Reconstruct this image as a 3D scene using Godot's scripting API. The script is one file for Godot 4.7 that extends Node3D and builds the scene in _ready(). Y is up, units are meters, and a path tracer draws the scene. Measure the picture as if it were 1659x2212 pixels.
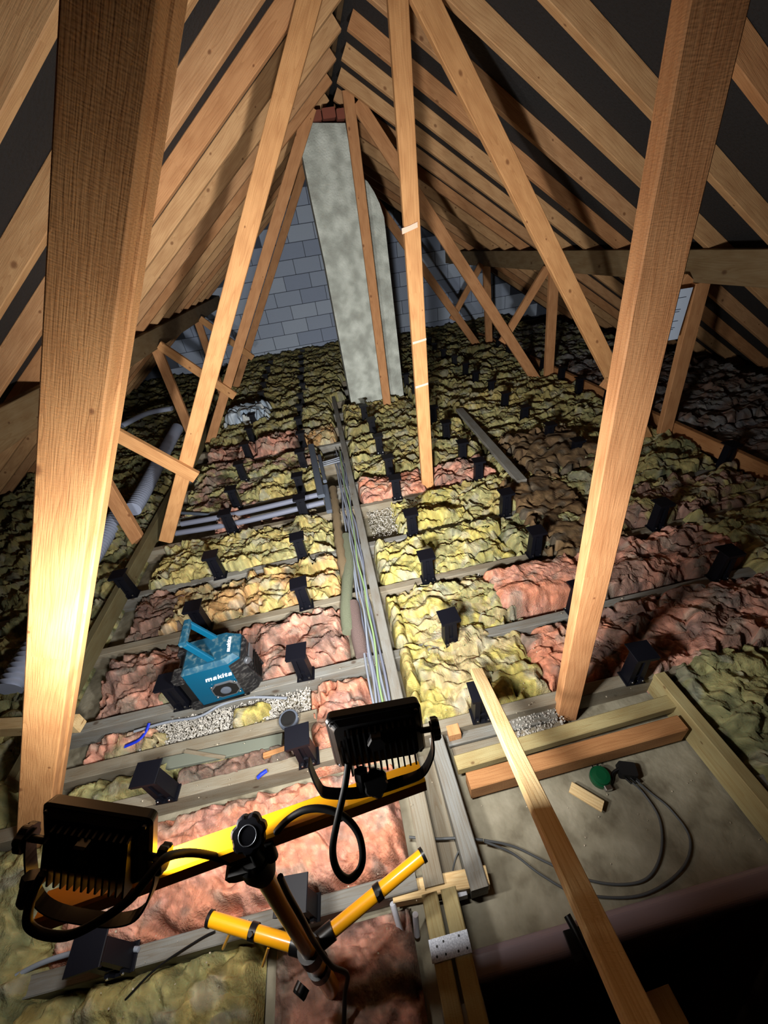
extends Node3D
# A cold loft lit by a twin floodlight: trussed rafters, joists packed with old wool, loft legs, a radio and a half-boarded hatch.

var M := {}
var used := {}
var rng := RandomNumberGenerator.new()
const ORD := ["nearest", "second", "third", "fourth", "fifth", "sixth", "seventh", "eighth", "ninth", "tenth", "eleventh", "twelfth", "thirteenth", "fourteenth", "fifteenth", "sixteenth", "seventeenth", "eighteenth", "nineteenth", "twentieth"]

# ---------------------------------------------------------------- naming
func numbered(n: String) -> String:
	if not used.has(n):
		used[n] = 0
		return n
	used[n] += 1
	return "%s_%03d" % [n, used[n]]

func tag(o: Node, label: String, category: String, group := "") -> Node:
	o.set_meta("label", label)
	o.set_meta("category", category)
	if group != "":
		o.set_meta("group", group)
	return o

func thing(called: String, label: String, category: String, at := Vector3.ZERO, group := "") -> Node3D:
	var o := Node3D.new()
	o.name = numbered(called)
	add_child(o, true)
	o.position = at
	tag(o, label, category, group)
	return o

func obj(called: String, mesh: Mesh, mat: Material, parent: Node = null, at := Vector3.ZERO) -> MeshInstance3D:
	var o := MeshInstance3D.new()
	o.mesh = mesh
	o.material_override = mat
	if parent == null or parent == self:
		o.name = numbered(called)
		add_child(o, true)
	else:
		o.name = called
		parent.add_child(o, true)
	o.position = at
	return o

func struct(called: String, mesh: Mesh, mat: Material, at := Vector3.ZERO) -> MeshInstance3D:
	var o := obj(called, mesh, mat, null, at)
	o.set_meta("kind", "structure")
	return o

# ---------------------------------------------------------------- mesh helpers
func begin() -> SurfaceTool:
	var st := SurfaceTool.new()
	st.begin(Mesh.PRIMITIVE_TRIANGLES)
	return st

func tri(st: SurfaceTool, a: Vector3, b: Vector3, c: Vector3, n: Vector3, ua := Vector2.ZERO, ub := Vector2.ZERO, uc := Vector2.ZERO) -> void:
	var flip := (b - a).cross(c - a).dot(n) > 0.0
	st.set_normal(n); st.set_uv(ua); st.add_vertex(a)
	if flip:
		st.set_normal(n); st.set_uv(uc); st.add_vertex(c)
		st.set_normal(n); st.set_uv(ub); st.add_vertex(b)
	else:
		st.set_normal(n); st.set_uv(ub); st.add_vertex(b)
		st.set_normal(n); st.set_uv(uc); st.add_vertex(c)

func quad(st: SurfaceTool, a: Vector3, b: Vector3, c: Vector3, d: Vector3, n: Vector3, ua := Vector2.ZERO, ub := Vector2.ZERO, uc := Vector2.ZERO, ud := Vector2.ZERO) -> void:
	tri(st, a, b, c, n, ua, ub, uc)
	tri(st, a, c, d, n, ua, uc, ud)

# a prism of a convex or simple outline (2-D) from one plane to another: p(i, t) = o + u*x + v*y + w*t
func prism(st: SurfaceTool, outline: PackedVector2Array, o: Vector3, u: Vector3, v: Vector3, w: Vector3, uvs := Vector2(4.0, 0.83), shrink_far := 1.0, uvo := Vector2.ZERO) -> void:
	var n := outline.size()
	var mid := Vector2.ZERO
	for p in outline:
		mid += p / n
	var per := uvo.x
	var len := w.length()
	for i in n:
		var p: Vector2 = outline[i]
		var q: Vector2 = outline[(i + 1) % n]
		var pf := mid + (p - mid) * shrink_far
		var qf := mid + (q - mid) * shrink_far
		var a := o + u * p.x + v * p.y
		var b := o + u * q.x + v * q.y
		var c := o + w + u * qf.x + v * qf.y
		var d := o + w + u * pf.x + v * pf.y
		var nn := (b - a).cross(d - a)
		if nn.length_squared() < 1e-16:
			continue
		nn = nn.normalized()
		var e := q - p
		var outn := Vector2(e.y, -e.x)
		if signed_area(outline) < 0.0:
			outn = -outn
		if nn.dot(u * outn.x + v * outn.y) < 0.0:
			nn = -nn
		var l := e.length()
		quad(st, a, b, c, d, nn, Vector2(per * uvs.x, uvo.y), Vector2((per + l) * uvs.x, uvo.y), Vector2((per + l) * uvs.x, uvo.y + len * uvs.y), Vector2(per * uvs.x, uvo.y + len * uvs.y))
		per += l
	var ids := Geometry2D.triangulate_polygon(outline)
	var wn := w.normalized()
	for k in range(0, ids.size(), 3):
		var pa: Vector2 = outline[ids[k]]
		var pb: Vector2 = outline[ids[k + 1]]
		var pc: Vector2 = outline[ids[k + 2]]
		tri(st, o + u * pa.x + v * pa.y, o + u * pb.x + v * pb.y, o + u * pc.x + v * pc.y, -wn, pa * uvs.x + uvo, pb * uvs.x + uvo, pc * uvs.x + uvo)
		pa = mid + (pa - mid) * shrink_far
		pb = mid + (pb - mid) * shrink_far
		pc = mid + (pc - mid) * shrink_far
		tri(st, o + w + u * pa.x + v * pa.y, o + w + u * pb.x + v * pb.y, o + w + u * pc.x + v * pc.y, wn, pa * uvs.x + uvo, pb * uvs.x + uvo, pc * uvs.x + uvo)

func signed_area(p: PackedVector2Array) -> float:
	var s := 0.0
	for i in p.size():
		var q: Vector2 = p[(i + 1) % p.size()]
		s += p[i].x * q.y - q.x * p[i].y
	return s

func oct(w: float, h: float, c: float) -> PackedVector2Array:
	var a := w / 2
	var b := h / 2
	return PackedVector2Array([Vector2(-a + c, -b), Vector2(a - c, -b), Vector2(a, -b + c), Vector2(a, b - c), Vector2(a - c, b), Vector2(-a + c, b), Vector2(-a, b - c), Vector2(-a, -b + c)])

func round_rect(w: float, h: float, r: float, k := 5) -> PackedVector2Array:
	var out := PackedVector2Array()
	for q in 4:
		var cx := (w / 2 - r) * (1 if q == 0 or q == 3 else -1)
		var cy := (h / 2 - r) * (1 if q < 2 else -1)
		for i in k + 1:
			var t := PI / 2 * (q + float(i) / k)
			out.append(Vector2(cx + r * cos(t), cy + r * sin(t)))
	return out

func circle(r: float, k := 16) -> PackedVector2Array:
	var out := PackedVector2Array()
	for i in k:
		out.append(Vector2(cos(TAU * i / k), sin(TAU * i / k)) * r)
	return out

func lobed(r: float, lobes := 6, dip := 0.16, k := 48) -> PackedVector2Array:
	var out := PackedVector2Array()
	for i in k:
		var t := TAU * i / k
		out.append(Vector2(cos(t), sin(t)) * r * (1.0 - dip * pow(0.5 + 0.5 * cos(t * lobes), 2.0)))
	return out

# an axis-aligned bevelled box, centred on c
func box(st: SurfaceTool, c: Vector3, s: Vector3, bevel := 0.002) -> void:
	var b: float = min(bevel, min(s.x, min(s.y, s.z)) * 0.3)
	prism(st, oct(s.x, s.y, b), c + Vector3(0, 0, -s.z / 2), Vector3.RIGHT, Vector3.UP, Vector3(0, 0, s.z))

# a bevelled bar from a to b, w along "up", d across it; v of the texture runs along it
func bar(st: SurfaceTool, a: Vector3, b: Vector3, w: float, d: float, up := Vector3.UP, bevel := 0.003) -> void:
	var l := b - a
	var side := l.cross(up).normalized()
	var u2 := side.cross(l).normalized()
	prism(st, oct(d, w, bevel), a, side, u2, l, Vector2(4.0, 0.83), 1.0, Vector2(rng.randf(), rng.randf() * 3.0))

func timber(called: String, a: Vector3, b: Vector3, w: float, d: float, mat: Material, up := Vector3.UP, parent: Node = null, bevel := 0.003) -> MeshInstance3D:
	var st := begin()
	bar(st, Vector3.ZERO, b - a, w, d, up, bevel)
	return obj(called, st.commit(), mat, parent, a)

func smooth_path(pts: Array, per := 8) -> Array:
	var c := []
	var n := pts.size()
	for i in n - 1:
		var p0: Vector3 = pts[max(i - 1, 0)]
		var p1: Vector3 = pts[i]
		var p2: Vector3 = pts[i + 1]
		var p3: Vector3 = pts[min(i + 2, n - 1)]
		for k in per:
			c.append(p1.cubic_interpolate(p2, p0, p3, float(k) / per))
	c.append(pts[n - 1])
	return c

# a tube along points; rad is a radius or a Callable(distance along, 0..1) -> radius
func tube(st: SurfaceTool, pts: Array, rad, sides := 10, squash := 1.0) -> void:
	var n := pts.size()
	var along := [0.0]
	for i in range(1, n):
		along.append(along[i - 1] + (pts[i] - pts[i - 1]).length())
	var t0: Vector3 = (pts[1] - pts[0]).normalized()
	var nrm := t0.cross(Vector3.UP if absf(t0.y) < 0.9 else Vector3.RIGHT).normalized()
	var rings := []
	var norms := []
	for i in n:
		var t: Vector3 = (pts[min(i + 1, n - 1)] - pts[max(i - 1, 0)]).normalized()
		nrm = (nrm - t * nrm.dot(t)).normalized()
		var bn := t.cross(nrm)
		var r: float = rad.call(along[i], float(i) / (n - 1)) if rad is Callable else rad
		var ring := PackedVector3Array()
		var rn := PackedVector3Array()
		for k in sides:
			var a := TAU * k / sides
			var dir := nrm * cos(a) + bn * sin(a) * squash
			ring.append(pts[i] + dir * r)
			rn.append((nrm * cos(a) + bn * sin(a)).normalized())
		rings.append(ring)
		norms.append(rn)
	for i in n - 1:
		for k in sides:
			var k2 := (k + 1) % sides
			var v := [rings[i][k], rings[i][k2], rings[i + 1][k2], rings[i + 1][k]]
			var m := [norms[i][k], norms[i][k2], norms[i + 1][k2], norms[i + 1][k]]
			var uv := [Vector2(float(k) / sides, along[i]), Vector2(float(k + 1) / sides, along[i]), Vector2(float(k + 1) / sides, along[i + 1]), Vector2(float(k) / sides, along[i + 1])]
			for id in [[0, 1, 2], [0, 2, 3]]:
				var order: Array = id
				if (v[id[1]] - v[id[0]]).cross(v[id[2]] - v[id[0]]).dot(m[id[0]]) > 0.0:
					order = [id[0], id[2], id[1]]
				for q in order:
					st.set_normal(m[q]); st.set_uv(uv[q]); st.add_vertex(v[q])
	for e in [0, n - 1]:
		var en: Vector3 = (pts[0] - pts[1]).normalized() if e == 0 else (pts[n - 1] - pts[n - 2]).normalized()
		for k in sides:
			tri(st, pts[e], rings[e][k], rings[e][(k + 1) % sides], en)

func tube_obj(called: String, pts: Array, rad, mat: Material, parent: Node = null, sides := 10, per := 8, squash := 1.0) -> MeshInstance3D:
	var o0: Vector3 = pts[0]
	var rel := []
	for p in pts:
		rel.append(p - o0)
	var st := begin()
	tube(st, smooth_path(rel, per) if per > 1 else rel, rad, sides, squash)
	return obj(called, st.commit(), mat, parent, o0 if parent == null else o0 - (parent as Node3D).position)

# a disc or knob: outline pushed along axis
func puck(st: SurfaceTool, outline: PackedVector2Array, c: Vector3, axis: Vector3, h: float, shrink := 0.9) -> void:
	var ax := axis.normalized()
	var u := ax.cross(Vector3.UP if absf(ax.y) < 0.9 else Vector3.RIGHT).normalized()
	var v := ax.cross(u)
	prism(st, outline, c, u, v, ax * h * 0.75)
	prism(st, outline, c + ax * h * 0.75, u, v, ax * h * 0.25, Vector2.ONE, shrink)

func noise(seed_: int, f: float, oct_ := 3, type := FastNoiseLite.TYPE_SIMPLEX_SMOOTH) -> FastNoiseLite:
	var n := FastNoiseLite.new()
	n.seed = seed_
	n.frequency = f
	n.noise_type = type
	n.fractal_octaves = oct_
	n.fractal_type = FastNoiseLite.FRACTAL_FBM if oct_ > 1 else FastNoiseLite.FRACTAL_NONE
	return n

func lin(r: float, g: float, b: float) -> Color:
	return Color(r, g, b).srgb_to_linear()

# ---------------------------------------------------------------- materials
func mat(col: Color, rough := 0.8, metal := 0.0) -> StandardMaterial3D:
	var m := StandardMaterial3D.new()
	m.albedo_color = col
	m.roughness = rough
	m.metallic = metal
	m.metallic_specular = 0.4
	return m

func noise_tex(seed_: int, f: float, octs: int, normal: bool, strength := 4.0, ramp: Gradient = null, size := 512) -> NoiseTexture2D:
	var t := NoiseTexture2D.new()
	t.width = size
	t.height = size
	t.seamless = true
	t.noise = noise(seed_, f, octs)
	t.as_normal_map = normal
	t.bump_strength = strength
	if ramp:
		t.color_ramp = ramp
	return t

func ramp(cols: Array) -> Gradient:
	var g := Gradient.new()
	var offs := PackedFloat32Array()
	var cc := PackedColorArray()
	for c in cols:
		offs.append(c[0])
		cc.append(c[1])
	g.offsets = offs
	g.colors = cc
	return g

func triplanar(m: StandardMaterial3D, s: float) -> StandardMaterial3D:
	m.uv1_triplanar = true
	m.uv1_world_triplanar = true
	m.uv1_scale = Vector3.ONE * s
	return m

# sawn softwood: growth rings as streaks along v, knots, pores
func wood_images(seed_: int, light: Color, dark: Color, knot: Color, contrast: float) -> Array:
	var w := 320
	var h := 960
	var im := Image.create(w, h, true, Image.FORMAT_RGB8)
	var bm := Image.create(w, h, true, Image.FORMAT_RGB8)
	var nw := noise(seed_, 1.0, 2)
	var nf := noise(seed_ + 1, 1.0, 1)
	var nb := noise(seed_ + 2, 1.0, 2)
	var knots := []
	var r := RandomNumberGenerator.new()
	r.seed = seed_
	for i in 6:
		knots.append([r.randf() * w, (i + 0.1 + r.randf() * 0.8) * h / 6.0, 4.0 + pow(r.randf(), 2.0) * 12.0])
	for y in h:
		for x in w:
			var fx := float(x)
			var fy := float(y)
			var bend := nw.get_noise_2d(fx * 0.006, fy * 0.0022) * 26.0
			var kd := 0.0
			for k in knots:
				var dy: float = (fy - k[1])
				if absf(dy) > 70.0:
					continue
				var dx: float = fx - k[0]
				var rr: float = k[2]
				var e: float = exp(-(dx * dx / (rr * rr * 5.0) + dy * dy / (rr * rr * 16.0)))
				bend += e * rr * 1.5 * sign(dx)
				kd = max(kd, exp(-pow((dx * dx + dy * dy * 1.2) / (rr * rr), 2.0)))
			var ring := fposmod((fx + bend) / (15.0 + 7.0 * nw.get_noise_2d(7.0, fx * 0.01)), 1.0)
			var late := pow(ring, 2.6) * (1.0 - smoothstep(0.93, 1.0, ring))
			var fine := nf.get_noise_2d(fx * 0.32, fy * 0.018)
			var blot := nb.get_noise_2d(fx * 0.012, fy * 0.006)
			var t: float = clamp(late * contrast + fine * 0.16 + blot * 0.38 + 0.16, 0.0, 1.0)
			var c := light.lerp(dark, t)
			c = c.lerp(knot, kd * 0.62)
			im.set_pixel(x, y, c)
			var hgt: float = clamp(0.5 + late * 0.22 + fine * 0.2 + nf.get_noise_2d(fx * 0.05, fy * 0.45) * 0.12 - kd * 0.2, 0.0, 1.0)
			bm.set_pixel(x, y, Color(hgt, hgt, hgt))
	bm.bump_map_to_normal_map(3.5)
	im.generate_mipmaps()
	return [ImageTexture.create_from_image(im), ImageTexture.create_from_image(bm)]

func wood(tex: Array, tint: Color, rough := 0.75) -> StandardMaterial3D:
	var m := mat(tint, rough)
	m.albedo_texture = tex[0]
	m.normal_enabled = true
	m.normal_texture = tex[1]
	m.normal_scale = 0.35
	return m

func make_materials() -> void:
	var wa := wood_images(11, Color(0.80, 0.67, 0.52), Color(0.66, 0.51, 0.37), Color(0.40, 0.26, 0.17), 0.5)
	var wb := wood_images(37, Color(0.88, 0.78, 0.60), Color(0.74, 0.59, 0.40), Color(0.45, 0.30, 0.18), 0.5)
	M.tie = wood(wa, Color(1.0, 0.90, 0.78))
	M.tie2 = wood(wa, Color(0.95, 0.84, 0.75))
	M.rafter = wood(wa, Color(1.0, 0.95, 0.88))
	M.rafter2 = wood(wa, Color(0.95, 0.88, 0.82))
	M.gold = wood(wa, Color(0.90, 0.80, 0.68))
	M.pale = wood(wb, Color(1.0, 1.0, 0.98))
	M.green = wood(wb, Color(0.74, 0.78, 0.74))
	M.olive = wood(wb, Color(0.46, 0.49, 0.47))
	M.red = wood(wa, Color(0.86, 0.75, 0.64))
	M.king = wood(wa, Color(0.98, 0.86, 0.77))
	M.grey = wood(wb, Color(0.55, 0.63, 0.80))
	M.greytan = wood(wb, Color(0.58, 0.63, 0.73))
	M.ridge = wood(wb, Color(0.42, 0.39, 0.36))
	M.purlin = wood(wb, Color(0.58, 0.57, 0.56))
	M.felt = triplanar(mat(Color(0.17, 0.165, 0.17), 0.95), 3.0)
	M.felt.normal_enabled = true
	M.felt.normal_texture = noise_tex(3, 0.03, 4, true, 6.0)
	M.plastic = mat(Color(0.04, 0.045, 0.075), 0.5)
	M.plastic.metallic_specular = 0.3
	M.black = mat(Color(0.06, 0.06, 0.065), 0.36)
	M.blackrough = mat(Color(0.055, 0.055, 0.06), 0.6)
	M.dustyblack = triplanar(mat(Color(1, 1, 1), 0.55), 4.0)
	M.dustyblack.albedo_texture = noise_tex(81, 0.02, 5, false, 1.0, ramp([[0.0, Color(0.07, 0.07, 0.08)], [0.5, Color(0.10, 0.10, 0.11)], [0.66, Color(0.20, 0.20, 0.20)], [1.0, Color(0.36, 0.35, 0.34)]]))
	M.alu = mat(Color(0.45, 0.47, 0.5), 0.45, 0.7)
	M.rubber = mat(Color(0.06, 0.06, 0.065), 0.55)
	M.yellow = mat(Color(0.90, 0.62, 0.06), 0.35)
	M.yellow.clearcoat_enabled = true
	M.yellow.clearcoat = 1.0
	M.yellow.clearcoat_roughness = 0.15
	M.screw = mat(Color(0.75, 0.76, 0.78), 0.3, 1.0)
	M.galv = triplanar(mat(Color(0.80, 0.82, 0.86), 0.45, 0.65), 12.0)
	M.galv.albedo_texture = noise_tex(5, 0.03, 3, false, 1.0, ramp([[0.0, Color(0.7, 0.7, 0.72)], [1.0, Color(1, 1, 1)]]))
	M.glass = mat(Color(1, 1, 1), 0.2)
	M.glass.emission_enabled = true
	M.glass.emission = Color(1.0, 0.98, 0.95)
	M.glass.emission_energy_multiplier = 2.0
	M.concrete = triplanar(mat(Color(0.97, 0.99, 0.98), 0.9), 1.1)
	M.concrete.albedo_texture = noise_tex(17, 0.008, 3, false, 1.0, ramp([[0.0, Color(0.62, 0.62, 0.60)], [0.42, Color(0.70, 0.71, 0.69)], [0.6, Color(0.76, 0.77, 0.75)], [1.0, Color(0.85, 0.86, 0.84)]]))
	M.concrete.normal_enabled = true
	M.concrete.normal_texture = noise_tex(18, 0.08, 4, true, 3.0)
	M.blocks = []
	for k in 3:
		var b := triplanar(mat([Color(0.74, 0.80, 0.90), Color(0.79, 0.85, 0.94), Color(0.69, 0.75, 0.86)][k], 0.95), 2.0)
		b.normal_enabled = true
		b.normal_texture = M.concrete.normal_texture
		M.blocks.append(b)
	M.mortar = triplanar(mat(Color(0.36, 0.39, 0.45), 0.95), 2.0)
	M.brick = triplanar(mat(Color(0.52, 0.30, 0.24), 0.9), 6.0)
	M.wool = triplanar(mat(Color(1, 1, 1), 0.95), 5.0)
	M.wool.vertex_color_use_as_albedo = true
	M.wool.normal_enabled = true
	M.wool.normal_texture = noise_tex(23, 0.035, 5, true, 7.0)
	M.wool.normal_scale = 1.1
	M.wool.metallic_specular = 0.15
	M.wool.subsurf_scatter_enabled = true
	M.wool.subsurf_scatter_strength = 0.3
	M.plaster = triplanar(mat(Color(0.76, 0.75, 0.70), 0.9), 1.4)
	M.plaster.albedo_texture = noise_tex(29, 0.01, 6, false, 1.0, ramp([[0.0, Color(0.50, 0.47, 0.42)], [0.45, Color(0.70, 0.68, 0.63)], [1.0, Color(0.82, 0.80, 0.76)]]))
	M.plaster.normal_enabled = true
	M.plaster.normal_texture = noise_tex(30, 0.05, 4, true, 1.0)
	M.lining = mat(Color(0.56, 0.50, 0.53), 0.35)
	M.crumb = mat(Color(0.72, 0.68, 0.60), 0.8)
	M.shaft = mat(Color(0.55, 0.45, 0.40), 0.9)
	M.pipe = mat(Color(0.43, 0.45, 0.52), 0.6)
	M.trunk = mat(Color(0.30, 0.33, 0.38), 0.6)
	M.cable = mat(Color(0.50, 0.53, 0.58), 0.5)
	M.cablegreen = mat(Color(0.50, 0.60, 0.42), 0.5)
	M.whitepvc = mat(Color(0.75, 0.76, 0.80), 0.45)
	M.duct = mat(Color(0.66, 0.70, 0.80), 0.45)
	M.foil = mat(Color(0.74, 0.80, 0.86), 0.5)
	M.lag = triplanar(mat(Color(0.44, 0.38, 0.29), 0.95), 8.0)
	M.lag.normal_enabled = true
	M.lag.normal_texture = M.wool.normal_texture
	M.laggreen = triplanar(mat(Color(0.38, 0.40, 0.33), 0.95), 8.0)
	M.laggreen.normal_enabled = true
	M.laggreen.normal_texture = M.wool.normal_texture
	M.darkcable = mat(Color(0.30, 0.31, 0.32), 0.5)
	M.lagmauve = triplanar(mat(Color(0.38, 0.32, 0.31), 0.95), 8.0)
	M.lagmauve.normal_enabled = true
	M.lagmauve.normal_texture = M.wool.normal_texture
	M.teal = mat(Color(0.0, 0.27, 0.38), 0.4)
	M.tealdust = triplanar(mat(Color(1, 1, 1), 0.65), 4.0)
	M.tealdust.albedo_texture = noise_tex(71, 0.012, 4, false, 1.0, ramp([[0.0, Color(0.02, 0.22, 0.31)], [0.5, Color(0.05, 0.25, 0.34)], [0.68, Color(0.22, 0.33, 0.38)], [1.0, Color(0.42, 0.46, 0.47)]]))
	M.white = mat(Color(0.93, 0.94, 0.95), 0.5)
	M.pinkwhite = mat(Color(0.90, 0.76, 0.68), 0.9)
	M.paper = mat(Color(0.80, 0.87, 0.97), 0.8)
	M.ink = mat(Color(0.22, 0.26, 0.34), 0.9)
	M.kraft = triplanar(mat(Color(0.50, 0.39, 0.27), 0.9), 6.0)
	M.kraft.normal_enabled = true
	M.kraft.normal_texture = noise_tex(44, 0.03, 5, true, 5.0)
	M.blue = mat(Color(0.10, 0.20, 0.78), 0.5)
	M.bottle = mat(Color(0.06, 0.33, 0.20), 0.35)
	M.vermi = mat(Color(1, 1, 1), 0.8)
	M.vermi.vertex_color_use_as_albedo = true

# ---------------------------------------------------------------- wool: a rumpled heightfield with lateral folds
var NA: FastNoiseLite
var NB: FastNoiseLite
var NC: FastNoiseLite
var ND: FastNoiseLite
var NE: FastNoiseLite
var NF: FastNoiseLite

func field(called: String, x0: float, x1: float, z0: float, z1: float, step: float, h: float, amp: float, ca: Color, cb: Color, off: float, rag := 0.03, material: Material = null, base := -0.1, soft := 0.07, sheet := false) -> MeshInstance3D:
	var nx := int(ceil((x1 - x0) / step))
	var nz := int(ceil((z1 - z0) / step))
	var vs := PackedVector3Array()
	var cs := PackedColorArray()
	var ns := PackedVector3Array()
	var ids := PackedInt32Array()
	var org := Vector3((x0 + x1) / 2, base, (z0 + z1) / 2)
	for j in nz + 1:
		for i in nx + 1:
			var x: float = lerp(x0, x1, float(i) / nx)
			var z: float = lerp(z0, z1, float(j) / nz)
			var sx := x * 1.0 + off
			var d: float = min(min(x - x0, x1 - x), min(z - z0, z1 - z))
			var e: float = clamp((d + min(0.0, NB.get_noise_2d(sx * 9.0, z * 9.0) - 0.1) * rag * 2.0 * smoothstep(0.0, 0.02, d)) / soft, 0.0, 1.0)
			e = sqrt(max(0.0, 1.0 - (1.0 - e) * (1.0 - e)))
			var wx := sx + 0.07 * NA.get_noise_2d(sx * 5.0, z * 5.0 + 40.0)
			var wz := z + 0.05 * NA.get_noise_2d(sx * 5.0 + 70.0, z * 5.0)
			var low := NA.get_noise_2d(wx * 2.4, wz * 4.4)
			var rid := 1.0 - absf(NB.get_noise_2d(wx * 2.4, wz * 7.0)) * 2.6
			var rid2 := 1.0 - absf(NC.get_noise_2d(wx * 8.0, wz * 19.0)) * 2.0
			rid = pow(clamp(rid, 0.0, 1.0), 4.0)
			rid2 = pow(clamp(rid2, 0.0, 1.0), 3.0)
			var bil := absf(ND.get_noise_2d(wx * 15.0, wz * 24.0))
			var lump := NA.get_noise_2d(wx * 6.5 + 80.0, wz * 12.0)
			var med := ND.get_noise_2d(wx * 22.0 + 60.0, wz * 36.0)
			var fine := NE.get_noise_2d(wx * 48.0, wz * 60.0)
			var y := (h - base) + amp * (1.2 * low + 0.6 * lump - 0.75 * rid + 0.16 * bil + 0.17 * fine + 0.2 * med)
			if sheet:
				y = (h - base) + amp * (1.0 * low + 0.5 * absf(NB.get_noise_2d(sx * 3.5, z * 5.0)) - 0.9 * pow(clamp(1.0 - absf(NC.get_noise_2d(sx * 4.5 + z * 3.0, z * 2.5)) * 3.0, 0.0, 1.0), 2.0))
			y *= e
			var fold := 0.25 if sheet else 1.0
			var px := x + fold * e * amp * 0.3 * NC.get_noise_2d(wx * 10.0 + 9.0, wz * 10.0)
			var pz := z + fold * e * amp * (0.4 * NC.get_noise_2d(wx * 7.0, wz * 11.0 + 31.0) + 0.25 * rid)
			vs.append(Vector3(px, base + max(y, 0.0), pz) - org)
			ns.append(Vector3.ZERO)
			var t := smoothstep(-0.25, 0.3, NF.get_noise_2d(sx * 3.3, z * 4.5) + 0.35 * NB.get_noise_2d(sx * 14.0, z * 18.0))
			var c := ca.lerp(cb, t)
			var pale := smoothstep(0.12, 0.45, NB.get_noise_2d(sx * 6.0 + 51.0, z * 8.0))
			c = c.lerp(Color(c.g * 1.05, c.g * 1.02, c.g * 0.85), pale * 0.55)
			var dirt := smoothstep(0.15, 0.5, NA.get_noise_2d(sx * 4.0 + 17.0, z * 5.0))
			c = c.lerp(Color(c.r * 0.72, c.g * 0.76, c.b * 0.82), dirt)
			var v := 0.70 * (1.0 + 0.4 * NC.get_noise_2d(sx * 21.0 + 3.0, z * 27.0))
			if NE.get_noise_2d(sx * 37.0, z * 37.0 + 11.0) > 0.34:
				v *= 1.35
			cs.append(Color(c.r * v, c.g * v, c.b * v))
	for j in nz:
		for i in nx:
			var a := j * (nx + 1) + i
			var b := a + 1
			var c2 := a + nx + 1
			var d2 := c2 + 1
			for t3 in [[a, b, d2], [a, d2, c2]]:
				var p: Vector3 = vs[t3[0]]
				var fn := (vs[t3[2]] - p).cross(vs[t3[1]] - p)
				ids.append(t3[0]); ids.append(t3[1]); ids.append(t3[2])
				ns[t3[0]] += fn; ns[t3[1]] += fn; ns[t3[2]] += fn
	for i in ns.size():
		ns[i] = ns[i].normalized() if ns[i].length_squared() > 0.0 else Vector3.UP
	var arr := []
	arr.resize(Mesh.ARRAY_MAX)
	arr[Mesh.ARRAY_VERTEX] = vs
	arr[Mesh.ARRAY_NORMAL] = ns
	arr[Mesh.ARRAY_COLOR] = cs
	arr[Mesh.ARRAY_INDEX] = ids
	var am := ArrayMesh.new()
	am.add_surface_from_arrays(Mesh.PRIMITIVE_TRIANGLES, arr)
	return obj(called, am, material if material else M.wool, null, org)

# ---------------------------------------------------------------- lamps
func camera_and_light() -> void:
	var cam := Camera3D.new()
	cam.name = "camera"
	cam.fov = 106.15
	cam.near = 0.02
	cam.far = 60.0
	cam.transform = Transform3D(Basis(Vector3(0.97633, -0.13242, 0.17099), Vector3(0.20620, 0.80844, -0.55128), Vector3(-0.06523, 0.57349, 0.81661)), Vector3(0, 1.62, 0))
	add_child(cam)
	cam.current = true
	var we := WorldEnvironment.new()
	we.name = "environment"
	var env := Environment.new()
	env.background_mode = Environment.BG_COLOR
	env.background_color = Color(0.0, 0.0, 0.0)
	env.tonemap_mode = Environment.TONE_MAPPER_LINEAR
	env.tonemap_exposure = EXPOSURE
	env.sdfgi_enabled = true
	env.ssao_enabled = true
	env.ssil_enabled = true
	we.environment = env
	add_child(we)

const EXPOSURE := 2.1
const LAMP_ENERGY := 1.65
const ADDED_BEAM_ENERGY := 4.2

# ---------------------------------------------------------------- the room
const RX := 0.5          # ridge
const RY := 2.65         # underside of the rafters at the ridge
const SL := 0.6745       # tan of the pitch
const JZ := [-0.33, -0.755, -1.125, -1.56, -1.98, -2.45, -2.80, -3.25, -3.68, -4.10, -4.52, -4.95, -5.38, -5.80, -6.25, -6.70, -7.12, -7.55]
const ZB := -7.95
const ZF := 2.6

func under(x: float) -> float:
	return RY - SL * absf(x - RX)

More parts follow.
